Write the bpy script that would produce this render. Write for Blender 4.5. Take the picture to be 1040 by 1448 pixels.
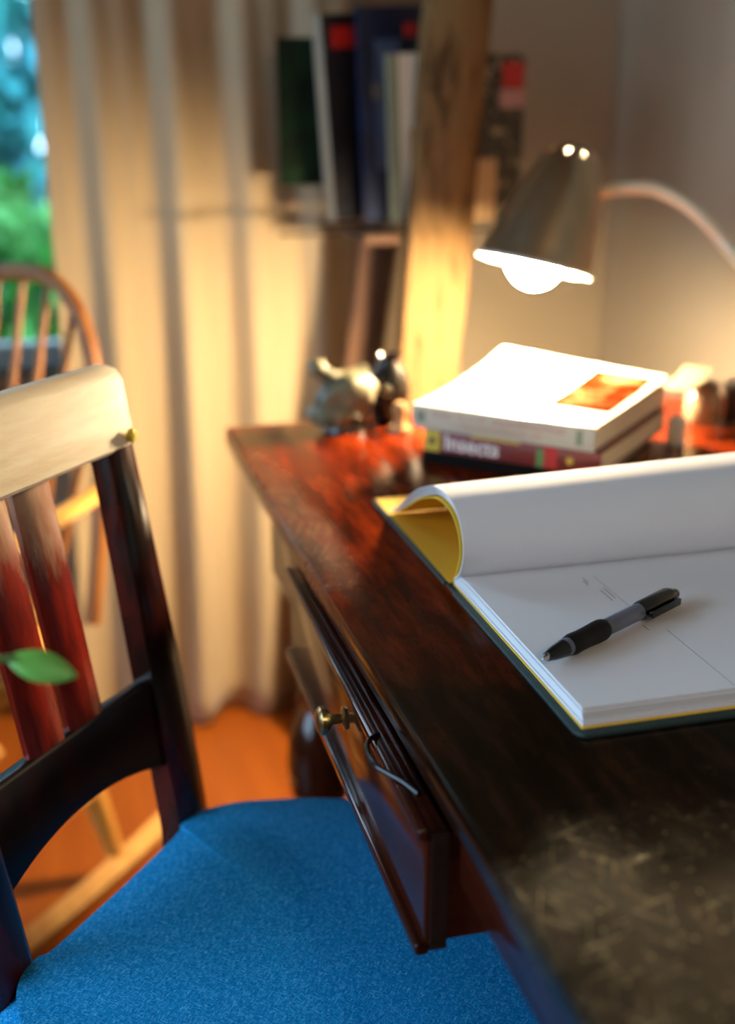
import bpy, bmesh, math, random
from mathutils import Vector, Matrix, noise as mnoise

random.seed(7)
PI = math.pi
scene = bpy.context.scene
COL = scene.collection
for o in list(bpy.data.objects):
    bpy.data.objects.remove(o)

# ------------------------------------------------------------------ camera
F_PX = 1723.0
cam_d = bpy.data.cameras.new('camera')
cam = bpy.data.objects.new('camera', cam_d)
COL.objects.link(cam)
cam_d.sensor_fit = 'VERTICAL'
cam_d.sensor_height = 36.0
cam_d.lens = F_PX / 1448.0 * 36.0
YAW, PITCH = math.radians(15.0), math.radians(18.7)
CAM = Vector((-0.227, 0.0, 1.17))
FWD = Vector((math.sin(YAW) * math.cos(PITCH), math.cos(YAW) * math.cos(PITCH), -math.sin(PITCH)))
cam.location = CAM
cam.rotation_euler = FWD.to_track_quat('-Z', 'Y').to_euler()
cam_d.clip_start = 0.02
cam_d.dof.use_dof = True
cam_d.dof.focus_distance = 0.97
cam_d.dof.aperture_fstop = 2.2
scene.camera = cam

# ------------------------------------------------------------------ world, exposure
SKY = (0.52, 0.76, 1.0)
SKY_STRENGTH = 9.5
world = bpy.data.worlds.new('world')
scene.world = world
world.use_nodes = True
wn = world.node_tree
bg = wn.nodes['Background']
bg.inputs[0].default_value = (*SKY, 1)
bg.inputs[1].default_value = SKY_STRENGTH
vs = scene.view_settings
vs.view_transform = 'Standard'
vs.look = 'None'
vs.gamma = 1.0
vs.use_curve_mapping = False
vs.exposure = 0.0
scene.cycles.use_denoising = True
scene.cycles.sample_clamp_indirect = 6.0
scene.cycles.max_bounces = 8

BULB_STRENGTH = 1550.0
BULB_COLOUR = (1.0, 0.76, 0.45)
CEIL_STRENGTH = 45.0
CEIL_COLOUR = (1.0, 0.80, 0.56)

# room extents
WX, WY = 0.92, 2.36          # inner faces of right and back wall
LX, RY, CZ = -2.4, -2.2, 2.5
WIN_B = (-1.35, -0.06, 0.68, 2.10)     # back window: x0, x1, z0, z1
WIN_L = (-0.6, 1.7, 0.75, 2.20)        # left window: y0, y1, z0, z1


def portal(name, loc, rot, sx, sy):
    l = bpy.data.lights.new(name, 'AREA')
    l.shape = 'RECTANGLE'
    l.size, l.size_y = sx, sy
    l.cycles.is_portal = True
    o = bpy.data.objects.new(name, l)
    o.location, o.rotation_euler = loc, rot
    COL.objects.link(o)


portal('daylight_portal_left', (LX - 0.13, (WIN_L[0] + WIN_L[1]) / 2, (WIN_L[2] + WIN_L[3]) / 2),
       (0, -PI / 2, 0), WIN_L[3] - WIN_L[2], WIN_L[1] - WIN_L[0])
portal('daylight_portal_back', ((WIN_B[0] + WIN_B[1]) / 2, WY + 0.13, (WIN_B[2] + WIN_B[3]) / 2),
       (-PI / 2, 0, 0), WIN_B[1] - WIN_B[0], WIN_B[3] - WIN_B[2])


# ------------------------------------------------------------------ materials
def nodes_of(name):
    m = bpy.data.materials.new(name)
    m.use_nodes = True
    nt = m.node_tree
    return m, nt, nt.nodes['Principled BSDF']


def link(nt, a, ao, b, bi):
    nt.links.new(a.outputs[ao], b.inputs[bi])


def coords(nt, scale=(1, 1, 1), rot=(0, 0, 0)):
    tc = nt.nodes.new('ShaderNodeTexCoord')
    mp = nt.nodes.new('ShaderNodeMapping')
    mp.inputs['Scale'].default_value = scale
    mp.inputs['Rotation'].default_value = rot
    link(nt, tc, 'Object', mp, 'Vector')
    return mp


def noise_n(nt, mp, scale, detail=3, rough=0.55):
    n = nt.nodes.new('ShaderNodeTexNoise')
    n.inputs['Scale'].default_value = scale
    n.inputs['Detail'].default_value = detail
    n.inputs['Roughness'].default_value = rough
    link(nt, mp, 'Vector', n, 'Vector')
    return n


def ramp(nt, src, out, stops):
    r = nt.nodes.new('ShaderNodeValToRGB')
    els = r.color_ramp.elements
    while len(els) > 1:
        els.remove(els[-1])
    for i, (p, c) in enumerate(stops):
        e = els[0] if i == 0 else els.new(p)
        e.position = p
        e.color = (*c, 1) if len(c) == 3 else c
    link(nt, src, out, r, 'Fac')
    return r


def g(v):
    return (v, v, v)


def mat(name, c1, c2=None, scale=8.0, stretch=(1, 1, 1), rough=0.5, metal=0.0, bump=0.0,
        spec=0.5, coat=0.0, detail=4, lo=0.35, hi=0.65, sheen=0.0, bump_scale=None, trans=0.0, ior=1.5):
    m, nt, b = nodes_of(name)
    b.inputs['Roughness'].default_value = rough
    b.inputs['Metallic'].default_value = metal
    b.inputs['Specular IOR Level'].default_value = spec
    b.inputs['Coat Weight'].default_value = coat
    b.inputs['Coat Roughness'].default_value = 0.08
    b.inputs['Sheen Weight'].default_value = sheen
    b.inputs['Transmission Weight'].default_value = trans
    b.inputs['IOR'].default_value = ior
    c2 = c2 or tuple(min(1, x * 0.85) for x in c1)
    mp = coords(nt, stretch)
    n = noise_n(nt, mp, scale, detail)
    r = ramp(nt, n, 'Fac', [(lo, c1), (hi, c2)])
    link(nt, r, 'Color', b, 'Base Color')
    if bump:
        bp = nt.nodes.new('ShaderNodeBump')
        bp.inputs['Strength'].default_value = bump
        bp.inputs['Distance'].default_value = 0.002
        nb = noise_n(nt, mp, bump_scale or scale * 4, 4)
        link(nt, nb, 'Fac', bp, 'Height')
        link(nt, bp, 'Normal', b, 'Normal')
    return m


def emit(name, colour, strength):
    m, nt, b = nodes_of(name)
    b.inputs['Base Color'].default_value = (*colour, 1)
    b.inputs['Emission Color'].default_value = (*colour, 1)
    b.inputs['Emission Strength'].default_value = strength
    return m


def glass_pane(name, tint=(1, 1, 1), gloss=0.08):
    m, nt, b = nodes_of(name)
    out = nt.nodes['Material Output']
    tr = nt.nodes.new('ShaderNodeBsdfTransparent')
    tr.inputs['Color'].default_value = (*tint, 1)
    gl = nt.nodes.new('ShaderNodeBsdfGlossy')
    gl.inputs['Roughness'].default_value = 0.03
    fr = nt.nodes.new('ShaderNodeFresnel')
    fr.inputs['IOR'].default_value = 1.45
    mx = nt.nodes.new('ShaderNodeMixShader')
    link(nt, fr, 'Fac', mx, 0)
    link(nt, tr, 'BSDF', mx, 1)
    link(nt, gl, 'BSDF', mx, 2)
    link(nt, mx, 'Shader', out, 'Surface')
    return m


def desk_material():
    m, nt, b = nodes_of('polished_worn_mahogany')
    mp = coords(nt, (6, 1.0, 6))
    grain = noise_n(nt, mp, 9, 6, 0.65)
    base = ramp(nt, grain, 'Fac', [(0.34, (0.030, 0.0030, 0.0007)), (0.52, (0.11, 0.0115, 0.0018)), (0.74, (0.26, 0.030, 0.004))])
    dark = ramp(nt, grain, 'Fac', [(0.34, (0.0035, 0.0016, 0.0009)), (0.54, (0.009, 0.0036, 0.0016)), (0.76, (0.030, 0.010, 0.004))])
    # red grain towards the far end, near-black grain towards the near end
    tc0 = nt.nodes.new('ShaderNodeTexCoord')
    sx0 = nt.nodes.new('ShaderNodeSeparateXYZ')
    link(nt, tc0, 'Object', sx0, 0)
    nred = noise_n(nt, coords(nt, (1, 1, 1)), 9, 4, 0.6)
    ma0 = nt.nodes.new('ShaderNodeMath')
    ma0.operation = 'MULTIPLY_ADD'
    link(nt, nred, 'Fac', ma0, 0)
    ma0.inputs[1].default_value = 0.35
    nt.links.new(sx0.outputs['Y'], ma0.inputs[2])
    fr0 = nt.nodes.new('ShaderNodeMapRange')
    nt.links.new(ma0.outputs[0], fr0.inputs['Value'])
    fr0.inputs['From Min'].default_value = 0.30
    fr0.inputs['From Max'].default_value = 0.58
    mixb = nt.nodes.new('ShaderNodeMix')
    mixb.data_type = 'RGBA'
    nt.links.new(fr0.outputs[0], mixb.inputs[0])
    link(nt, dark, 'Color', mixb, 6)
    link(nt, base, 'Color', mixb, 7)
    # scuffed patches set in the lamplit zones, lamplight painted in as gold
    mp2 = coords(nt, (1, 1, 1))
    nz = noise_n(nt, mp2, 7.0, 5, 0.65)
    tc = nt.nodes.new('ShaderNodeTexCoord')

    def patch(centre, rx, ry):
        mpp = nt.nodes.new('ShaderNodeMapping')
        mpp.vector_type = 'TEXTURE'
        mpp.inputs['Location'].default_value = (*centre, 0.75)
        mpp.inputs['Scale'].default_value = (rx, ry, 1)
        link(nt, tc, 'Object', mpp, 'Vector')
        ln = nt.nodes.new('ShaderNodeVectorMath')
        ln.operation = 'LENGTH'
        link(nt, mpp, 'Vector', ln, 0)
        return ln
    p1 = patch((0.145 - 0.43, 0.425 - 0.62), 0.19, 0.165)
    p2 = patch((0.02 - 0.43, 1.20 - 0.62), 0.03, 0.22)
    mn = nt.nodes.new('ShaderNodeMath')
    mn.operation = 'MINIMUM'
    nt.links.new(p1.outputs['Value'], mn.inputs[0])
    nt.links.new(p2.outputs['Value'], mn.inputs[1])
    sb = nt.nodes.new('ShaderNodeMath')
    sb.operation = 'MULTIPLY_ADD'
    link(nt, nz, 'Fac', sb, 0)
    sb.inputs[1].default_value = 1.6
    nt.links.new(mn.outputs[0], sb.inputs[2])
    lit_wear = nt.nodes.new('ShaderNodeMapRange')        # 1 inside the lamplit scuffed patches
    nt.links.new(sb.outputs[0], lit_wear.inputs['Value'])
    lit_wear.inputs['From Min'].default_value = 1.95
    lit_wear.inputs['From Max'].default_value = 1.35
    wmask = ramp(nt, lit_wear, 'Result', [(0.0, g(0)), (1.0, g(1))])
    # fine hairline scratches in three directions
    total = None
    for k, (a, s, th) in enumerate(((0.25, 420, 0.70), (-0.75, 520, 0.70), (1.15, 460, 0.695), (1.75, 560, 0.70), (2.3, 480, 0.705))):
        mps = coords(nt, (60, 1, 1), (0, 0, a))
        mps.vector_type = 'TEXTURE'
        ns = noise_n(nt, mps, s * 2.2, 2, 0.5)
        rs = ramp(nt, ns, 'Fac', [(th - 0.02, g(0)), (th + 0.02, g(1))])
        if total is None:
            total = rs
        else:
            mx = nt.nodes.new('ShaderNodeMix')
            mx.data_type = 'RGBA'
            mx.blend_type = 'LIGHTEN'
            mx.inputs[0].default_value = 1.0
            link(nt, total, total.outputs[0].name if total.bl_idname == 'ShaderNodeValToRGB' else 2, mx, 6)
            link(nt, rs, 'Color', mx, 7)
            total = mx
    tot_out = total.outputs[2] if total.bl_idname == 'ShaderNodeMix' else total.outputs[0]
    # dust specks
    vo = nt.nodes.new('ShaderNodeTexVoronoi')
    vo.inputs['Scale'].default_value = 95
    link(nt, mp2, 'Vector', vo, 'Vector')
    sp = ramp(nt, vo, 'Distance', [(0.06, g(1)), (0.13, g(0))])
    add = nt.nodes.new('ShaderNodeMix')
    add.data_type = 'RGBA'
    add.blend_type = 'LIGHTEN'
    add.inputs[0].default_value = 1.0
    nt.links.new(tot_out, add.inputs[6])
    link(nt, sp, 'Color', add, 7)
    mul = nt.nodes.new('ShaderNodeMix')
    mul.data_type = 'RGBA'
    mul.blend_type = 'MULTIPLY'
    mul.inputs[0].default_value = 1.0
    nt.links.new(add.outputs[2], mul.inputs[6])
    wm2 = ramp(nt, lit_wear, 'Result', [(0.0, g(0.015)), (1.0, g(1))])
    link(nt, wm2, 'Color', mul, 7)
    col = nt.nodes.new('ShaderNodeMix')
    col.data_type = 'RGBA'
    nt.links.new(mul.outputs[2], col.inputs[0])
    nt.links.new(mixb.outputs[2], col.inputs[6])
    col.inputs[7].default_value = (0.60, 0.42, 0.17, 1)  # scratch and speck colour, gilded to carry the lamplight
    b.inputs['Specular Tint'].default_value = (1.0, 0.84, 0.55, 1)
    nt.links.new(col.outputs[2], b.inputs['Base Color'])
    # roughness
    ro = nt.nodes.new('ShaderNodeMapRange')
    link(nt, wmask, 'Color', ro, 'Value')
    ro.inputs['To Min'].default_value = 0.16
    ro.inputs['To Max'].default_value = 0.44
    nt.links.new(ro.outputs[0], b.inputs['Roughness'])
    sl = nt.nodes.new('ShaderNodeMapRange')
    link(nt, wmask, 'Color', sl, 'Value')
    sl.inputs['To Min'].default_value = 0.15
    sl.inputs['To Max'].default_value = 0.85
    nt.links.new(sl.outputs[0], b.inputs['Specular IOR Level'])
    bp = nt.nodes.new('ShaderNodeBump')
    bp.inputs['Strength'].default_value = 0.25
    bp.inputs['Distance'].default_value = 0.0006
    nt.links.new(mul.outputs[2], bp.inputs['Height'])
    nt.links.new(bp.outputs['Normal'], b.inputs['Normal'])
    return m


def denim_material():
    m, nt, b = nodes_of('blue_denim_weave')
    mp = coords(nt, (1, 0.16, 1))
    n1 = noise_n(nt, mp, 1150, 2, 0.6)
    mp2 = coords(nt, (0.16, 1, 1))
    n2 = noise_n(nt, mp2, 1400, 2, 0.6)
    mx = nt.nodes.new('ShaderNodeMix')
    mx.data_type = 'RGBA'
    mx.blend_type = 'LIGHTEN'
    mx.inputs[0].default_value = 1
    link(nt, n1, 'Fac', mx, 6)
    link(nt, n2, 'Fac', mx, 7)
    r = nt.nodes.new('ShaderNodeValToRGB')
    els = r.color_ramp.elements
    els[0].position, els[0].color = 0.46, (0.003, 0.17, 0.45, 1)
    els[1].position, els[1].color = 0.72, (0.22, 0.58, 0.88, 1)
    e = els.new(0.6)
    e.color = (0.004, 0.36, 0.80, 1)
    nt.links.new(mx.outputs[2], r.inputs['Fac'])
    link(nt, r, 'Color', b, 'Base Color')
    b.inputs['Roughness'].default_value = 0.9
    b.inputs['Specular IOR Level'].default_value = 0.1
    bp = nt.nodes.new('ShaderNodeBump')
    bp.inputs['Strength'].default_value = 0.5
    bp.inputs['Distance'].default_value = 0.001
    nt.links.new(mx.outputs[2], bp.inputs['Height'])
    nt.links.new(bp.outputs['Normal'], b.inputs['Normal'])
    return m


M = {}
M['wall'] = mat('warm_plaster', (0.34, 0.275, 0.19), (0.31, 0.245, 0.165), 3, rough=0.9, bump=0.15, bump_scale=60)
M['ceiling'] = mat('stained_ceiling_boards', (0.22, 0.15, 0.09), None, 3, rough=0.95)
M['floor'] = mat('amber_floorboards', (0.34, 0.085, 0.008), (0.26, 0.06, 0.006), 3, (9, 0.7, 1), rough=0.35)
M['trim'] = mat('brown_painted_trim', (0.20, 0.10, 0.045), None, 6, rough=0.5)
M['win_frame'] = mat('grey_blue_window_paint', (0.30, 0.36, 0.36), None, 6, rough=0.5)
M['pane'] = glass_pane('window_glass')
M['curtain'] = mat('tan_linen', (0.40, 0.305, 0.19), (0.36, 0.27, 0.165), 2.2, (8, 8, 0.5), rough=0.95, bump=0.2, bump_scale=160, sheen=0.2)
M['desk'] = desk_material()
M['desk_leg'] = mat('glossy_dark_mahogany', (0.022, 0.004, 0.002), (0.06, 0.010, 0.004), 7, (5, 1, 1), rough=0.14)
M['drawer_red'] = mat('raw_red_drawer_wood', (0.16, 0.03, 0.012), (0.09, 0.015, 0.007), 12, (1, 3, 8), rough=0.5)
M['drawer_end'] = mat('drawer_end_grain', (0.035, 0.014, 0.008), (0.012, 0.005, 0.003), 30, (1, 1, 4), rough=0.6, bump=0.4)
M['brass'] = mat('aged_brass', (0.55, 0.40, 0.18), (0.40, 0.28, 0.12), 20, rough=0.28, metal=1.0)
M['black_wire'] = mat('blackened_wire', (0.03, 0.03, 0.03), None, 20, rough=0.25, metal=0.7)
M['oxblood'] = mat('oxblood_chair_paint', (0.085, 0.006, 0.003), (0.008, 0.002, 0.0015), 9, (3, 3, 1), rough=0.22, lo=0.30, hi=0.55)
M['oxblack'] = mat('black_chair_paint', (0.005, 0.0022, 0.002), (0.022, 0.004, 0.003), 10, (3, 3, 1), rough=0.25, lo=0.5, hi=0.75)
M['worn_rail'] = mat('worn_bare_wood', (0.95, 0.86, 0.68), (0.84, 0.68, 0.48), 7, (9, 1.2, 9), rough=0.45, bump=0.2)
def slat_material():
    m, nt, b = nodes_of('red_paint_worn_to_wood')
    mp = coords(nt, (9, 9, 1.0))
    n = noise_n(nt, mp, 12, 4, 0.6)
    red = ramp(nt, n, 'Fac', [(0.35, (0.22, 0.012, 0.005)), (0.65, (0.10, 0.006, 0.003))])
    tc = nt.nodes.new('ShaderNodeTexCoord')
    sx = nt.nodes.new('ShaderNodeSeparateXYZ')
    link(nt, tc, 'Object', sx, 0)
    ma = nt.nodes.new('ShaderNodeMath')
    ma.operation = 'MULTIPLY_ADD'
    link(nt, n, 'Fac', ma, 0)
    ma.inputs[1].default_value = 0.16
    nt.links.new(sx.outputs['Z'], ma.inputs[2])
    wr = nt.nodes.new('ShaderNodeMapRange')          # paint rubbed off below the top rail
    nt.links.new(ma.outputs[0], wr.inputs['Value'])
    wr.inputs['From Min'].default_value = 0.855
    wr.inputs['From Max'].default_value = 0.945
    mx = nt.nodes.new('ShaderNodeMix')
    mx.data_type = 'RGBA'
    nt.links.new(wr.outputs[0], mx.inputs[0])
    link(nt, red, 'Color', mx, 6)
    mx.inputs[7].default_value = (0.52, 0.33, 0.22, 1)
    nt.links.new(mx.outputs[2], b.inputs['Base Color'])
    b.inputs['Roughness'].default_value = 0.25
    return m


M['worn_slat'] = slat_material()
M['denim'] = denim_material()
M['honey'] = mat('honey_oak', (0.78, 0.40, 0.09), (0.66, 0.31, 0.06), 8, (4, 4, 0.8), rough=0.4)
M['honey_dark'] = mat('brown_oak', (0.34, 0.13, 0.03), (0.22, 0.075, 0.018), 8, (4, 4, 0.8), rough=0.4)
M['paper'] = mat('white_paper', (0.80, 0.79, 0.82), (0.76, 0.75, 0.78), 4, rough=0.8, spec=0.2)
M['yellow_paper'] = mat('yellow_endpaper', (1.0, 0.60, 0.035), (0.95, 0.54, 0.025), 5, rough=0.7)
M['green_cover'] = mat('dark_green_cloth_cover', (0.018, 0.042, 0.038), (0.012, 0.030, 0.028), 80, rough=0.55, bump=0.2, bump_scale=500)
M['ink'] = mat('grey_print', (0.30, 0.30, 0.33), None, 5, rough=0.8)
M['pen_black'] = mat('black_pen_plastic', (0.003, 0.003, 0.004), None, 30, rough=0.22)
M['pen_rubber'] = mat('black_pen_rubber', (0.003, 0.003, 0.0035), None, 30, rough=0.5, spec=0.25)
M['pen_clear'] = mat('smoky_clear_plastic', (0.22, 0.24, 0.34), (0.18, 0.20, 0.30), 20, rough=0.12, trans=0.35)
M['steel'] = mat('polished_steel', (0.6, 0.6, 0.6), None, 30, rough=0.2, metal=1.0)
M['brushed'] = mat('brushed_nickel', (0.58, 0.46, 0.31), (0.48, 0.38, 0.25), 30, (1, 1, 0.05), rough=0.30, metal=1.0)
M['white_enamel'] = mat('white_enamel', (0.85, 0.82, 0.75), None, 10, rough=0.4)
M['bulb'] = emit('lit_bulb', BULB_COLOUR, BULB_STRENGTH)
M['cream_arm'] = mat('cream_lamp_arm', (0.78, 0.66, 0.46), None, 10, rough=0.3)
M['ceil_glass'] = emit('lit_opal_glass', CEIL_COLOUR, CEIL_STRENGTH)
M['grey_cover'] = mat('pale_grey_book_cover', (0.56, 0.49, 0.38), (0.50, 0.44, 0.34), 12, rough=0.5)
M['cover_art'] = mat('white_cover_with_orange_patch', (0.80, 0.74, 0.64), (0.72, 0.62, 0.48), 7, rough=0.45, lo=0.5, hi=0.65)
M['cover_orange'] = mat('red_orange_cover_print', (0.085, 0.012, 0.002), (0.42, 0.20, 0.08), 22, rough=1.0, spec=0.0, lo=0.46, hi=0.68)
M['book_pages'] = mat('cream_book_pages', (0.88, 0.78, 0.58), (0.78, 0.67, 0.48), 60, (1, 1, 9), rough=0.85)
M['maroon'] = mat('maroon_book_cover', (0.16, 0.012, 0.010), (0.13, 0.010, 0.008), 12, rough=0.4)
M['red'] = mat('bright_red_print', (0.50, 0.015, 0.012), None, 12, rough=0.45)
M['green_print'] = mat('green_print', (0.06, 0.20, 0.05), None, 12, rough=0.5)
M['yellow_print'] = mat('yellow_print', (0.70, 0.50, 0.04), (0.60, 0.42, 0.03), 12, rough=0.45)
M['dark_print'] = mat('dark_olive_print', (0.08, 0.07, 0.02), None, 12, rough=0.5)
M['white_print'] = mat('pale_pink_lettering', (0.95, 0.86, 0.80), None, 12, rough=0.5)
M['faded_red'] = mat('faded_red_lettering', (0.48, 0.09, 0.07), None, 12, rough=0.5)
M['black_book'] = mat('black_book_cloth', (0.006, 0.005, 0.005), None, 12, rough=0.9, spec=0.1)
M['driftwood'] = mat('weathered_driftwood', (0.17, 0.10, 0.042), (0.045, 0.024, 0.011), 13, (4, 4, 0.9), rough=0.95, spec=0.05, bump=0.6, bump_scale=22, lo=0.48, hi=0.70)
M['dark_board'] = mat('dark_weathered_board', (0.085, 0.035, 0.014), (0.05, 0.02, 0.008), 10, (5, 5, 0.5), rough=0.8)
M['mag_green'] = mat('dark_forest_cover', (0.010, 0.030, 0.012), (0.005, 0.007, 0.004), 16, rough=0.8, spec=0.1)
M['mag_black'] = mat('black_glossy_cover', (0.008, 0.009, 0.014), None, 16, rough=0.3)
M['mag_navy'] = mat('navy_glossy_cover', (0.012, 0.022, 0.065), (0.006, 0.008, 0.02), 9, rough=0.3)
M['mag_blue'] = mat('blue_figure_print', (0.07, 0.11, 0.22), None, 9, rough=0.4)
M['mag_cream'] = mat('cream_glossy_cover', (0.88, 0.72, 0.54), None, 9, rough=0.4)
M['mag_orange'] = mat('orange_photo_print', (0.48, 0.12, 0.05), (0.55, 0.30, 0.10), 30, rough=0.4)
M['mag_pink'] = mat('pink_photo_print', (0.50, 0.28, 0.27), None, 20, rough=0.4)
M['mag_spine'] = mat('ivory_spine_paper', (0.26, 0.23, 0.17), None, 20, rough=0.6)
M['mag_sage'] = mat('sage_spine_paper', (0.22, 0.24, 0.16), None, 20, rough=0.6)
M['mag_flower'] = mat('dark_floral_cover', (0.02, 0.018, 0.012), (0.32, 0.30, 0.17), 60, rough=0.4, lo=0.56, hi=0.62)
M['tan_page'] = mat('tan_pages', (0.62, 0.42, 0.22), None, 20, rough=0.8)
M['ornament'] = mat('mottled_cream_green_glaze', (0.15, 0.13, 0.07), (0.03, 0.033, 0.014), 26, rough=0.5, lo=0.50, hi=0.64)
M['dark_glaze'] = mat('dark_brown_glaze', (0.014, 0.010, 0.006), None, 10, rough=0.25)
M['tan_wood'] = mat('pale_turned_wood', (0.32, 0.19, 0.07), None, 10, rough=0.5)
M['jar'] = mat('amber_tinted_glass', (0.62, 0.46, 0.28), None, 10, rough=0.1, trans=0.6)
M['slip'] = mat('cream_paper', (0.16, 0.13, 0.075), None, 10, rough=0.7)
M['jar_lid'] = mat('dull_brass_lid', (0.16, 0.12, 0.07), None, 10, rough=0.5)
M['wax'] = mat('white_wax', (0.92, 0.88, 0.78), None, 10, rough=0.5)
M['tin'] = mat('dark_tin', (0.03, 0.022, 0.018), None, 10, rough=0.3)
M['leaf'] = mat('fresh_green_leaf', (0.14, 0.52, 0.06), (0.22, 0.60, 0.14), 12, rough=0.4)
M['stem'] = mat('green_stem', (0.10, 0.22, 0.05), None, 12, rough=0.5)
M['terracotta'] = mat('terracotta', (0.42, 0.16, 0.07), None, 12, rough=0.8)
M['soil'] = mat('dark_soil', (0.04, 0.025, 0.015), None, 40, rough=0.95)
M['teal_leaf'] = mat('blue_green_foliage', (0.03, 0.24, 0.34), (0.02, 0.26, 0.22), 1.6, rough=0.6)
M['shrub_leaf'] = mat('bright_green_foliage', (0.010, 0.10, 0.008), (0.04, 0.30, 0.04), 2.4, rough=0.6)
M['bark'] = mat('dark_bark', (0.05, 0.03, 0.02), None, 12, rough=0.9)
M['lawn'] = mat('lawn_green', (0.02, 0.07, 0.015), None, 3, rough=0.9)
M['gold_spot'] = mat('yellow_plastic_cap', (0.75, 0.60, 0.05), None, 12, rough=0.35)


# ------------------------------------------------------------------ mesh helpers
def add_box(bm, lo, hi, bevel=0.0, seg=2, mtx=None):
    r = bmesh.ops.create_cube(bm, size=1.0)
    vs_ = r['verts']
    c = [(lo[i] + hi[i]) / 2 for i in range(3)]
    s = [max(1e-5, hi[i] - lo[i]) for i in range(3)]
    for v in vs_:
        v.co = Vector((v.co.x * s[0] + c[0], v.co.y * s[1] + c[1], v.co.z * s[2] + c[2]))
    if bevel > 0:
        es = {e for v in vs_ for e in v.link_edges}
        rb = bmesh.ops.bevel(bm, geom=list(es), offset=min(bevel, min(s) * 0.49), segments=seg, profile=0.5, affect='EDGES')
        vs_ = list({v for f in rb['faces'] for v in f.verts} | {v for v in vs_ if v.is_valid})
    if mtx is not None:
        bmesh.ops.transform(bm, matrix=mtx, verts=[v for v in vs_ if v.is_valid])
    return bm


def box(lo, hi, bevel=0.0, seg=2, mtx=None):
    return add_box(bmesh.new(), lo, hi, bevel, seg, mtx)


def add_tube(bm, pts, r, n=10, flat=1.0):
    pts = [Vector(p) for p in pts]
    rs = r if isinstance(r, (list, tuple)) else [r] * len(pts)
    rings = []
    up = None
    for i, p in enumerate(pts):
        t = (pts[min(i + 1, len(pts) - 1)] - pts[max(i - 1, 0)]).normalized()
        if up is None:
            up = Vector((0, 0, 1)) if abs(t.z) < 0.9 else Vector((1, 0, 0))
        a = t.cross(up)
        if a.length < 1e-4:
            a = t.cross(Vector((0, 1, 0)))
        a.normalize()
        b_ = a.cross(t).normalized()
        up = b_
        rings.append([bm.verts.new(p + a * math.cos(2 * PI * k / n) * rs[i] + b_ * math.sin(2 * PI * k / n) * rs[i] * flat) for k in range(n)])
    for i in range(len(rings) - 1):
        for k in range(n):
            bm.faces.new((rings[i][k], rings[i][(k + 1) % n], rings[i + 1][(k + 1) % n], rings[i + 1][k]))
    bm.faces.new(list(reversed(rings[0])))
    bm.faces.new(rings[-1])
    return bm


def tube(pts, r, n=10, flat=1.0):
    return add_tube(bmesh.new(), pts, r, n, flat)


def add_lathe(bm, prof, n=24, mtx=None, skip=None, close=False):
    """prof: (radius, z) list; revolved about z"""
    rings = []
    mtx = mtx or Matrix.Identity(4)
    for (r, z) in prof:
        if r < 1e-6:
            rings.append([bm.verts.new(mtx @ Vector((0, 0, z)))])
        else:
            rings.append([bm.verts.new(mtx @ Vector((r * math.cos(2 * PI * k / n), r * math.sin(2 * PI * k / n), z))) for k in range(n)])
    pairs = list(zip(range(len(rings) - 1), range(1, len(rings))))
    if close:
        pairs.append((len(rings) - 1, 0))
    for i, j in pairs:
        A, B = rings[i], rings[j]
        for k in range(n):
            if skip and skip(i, k):
                continue
            k2 = (k + 1) % n
            if len(A) == 1 and len(B) == 1:
                continue
            if len(A) == 1:
                bm.faces.new((A[0], B[k2], B[k]))
            elif len(B) == 1:
                bm.faces.new((A[k], A[k2], B[0]))
            else:
                bm.faces.new((A[k], A[k2], B[k2], B[k]))
    return bm


def lathe(prof, n=24, mtx=None, skip=None, close=False):
    return add_lathe(bmesh.new(), prof, n, mtx, skip, close)


def prism(poly, z0, z1, mtx=None, bevel=0.0):
    bm = bmesh.new()
    lo = [bm.verts.new((p[0], p[1], z0)) for p in poly]
    hi = [bm.verts.new((p[0], p[1], z1)) for p in poly]
    n = len(poly)
    bm.faces.new(list(reversed(lo)))
    bm.faces.new(hi)
    for k in range(n):
        bm.faces.new((lo[k], lo[(k + 1) % n], hi[(k + 1) % n], hi[k]))
    bmesh.ops.recalc_face_normals(bm, faces=bm.faces)
    if bevel:
        es = [e for e in bm.edges if abs(e.verts[0].co.z - e.verts[1].co.z) < 1e-9]
        bmesh.ops.bevel(bm, geom=es, offset=bevel, segments=2, profile=0.5, affect='EDGES')
    if mtx is not None:
        bmesh.ops.transform(bm, matrix=mtx, verts=bm.verts)
    return bm


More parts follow.
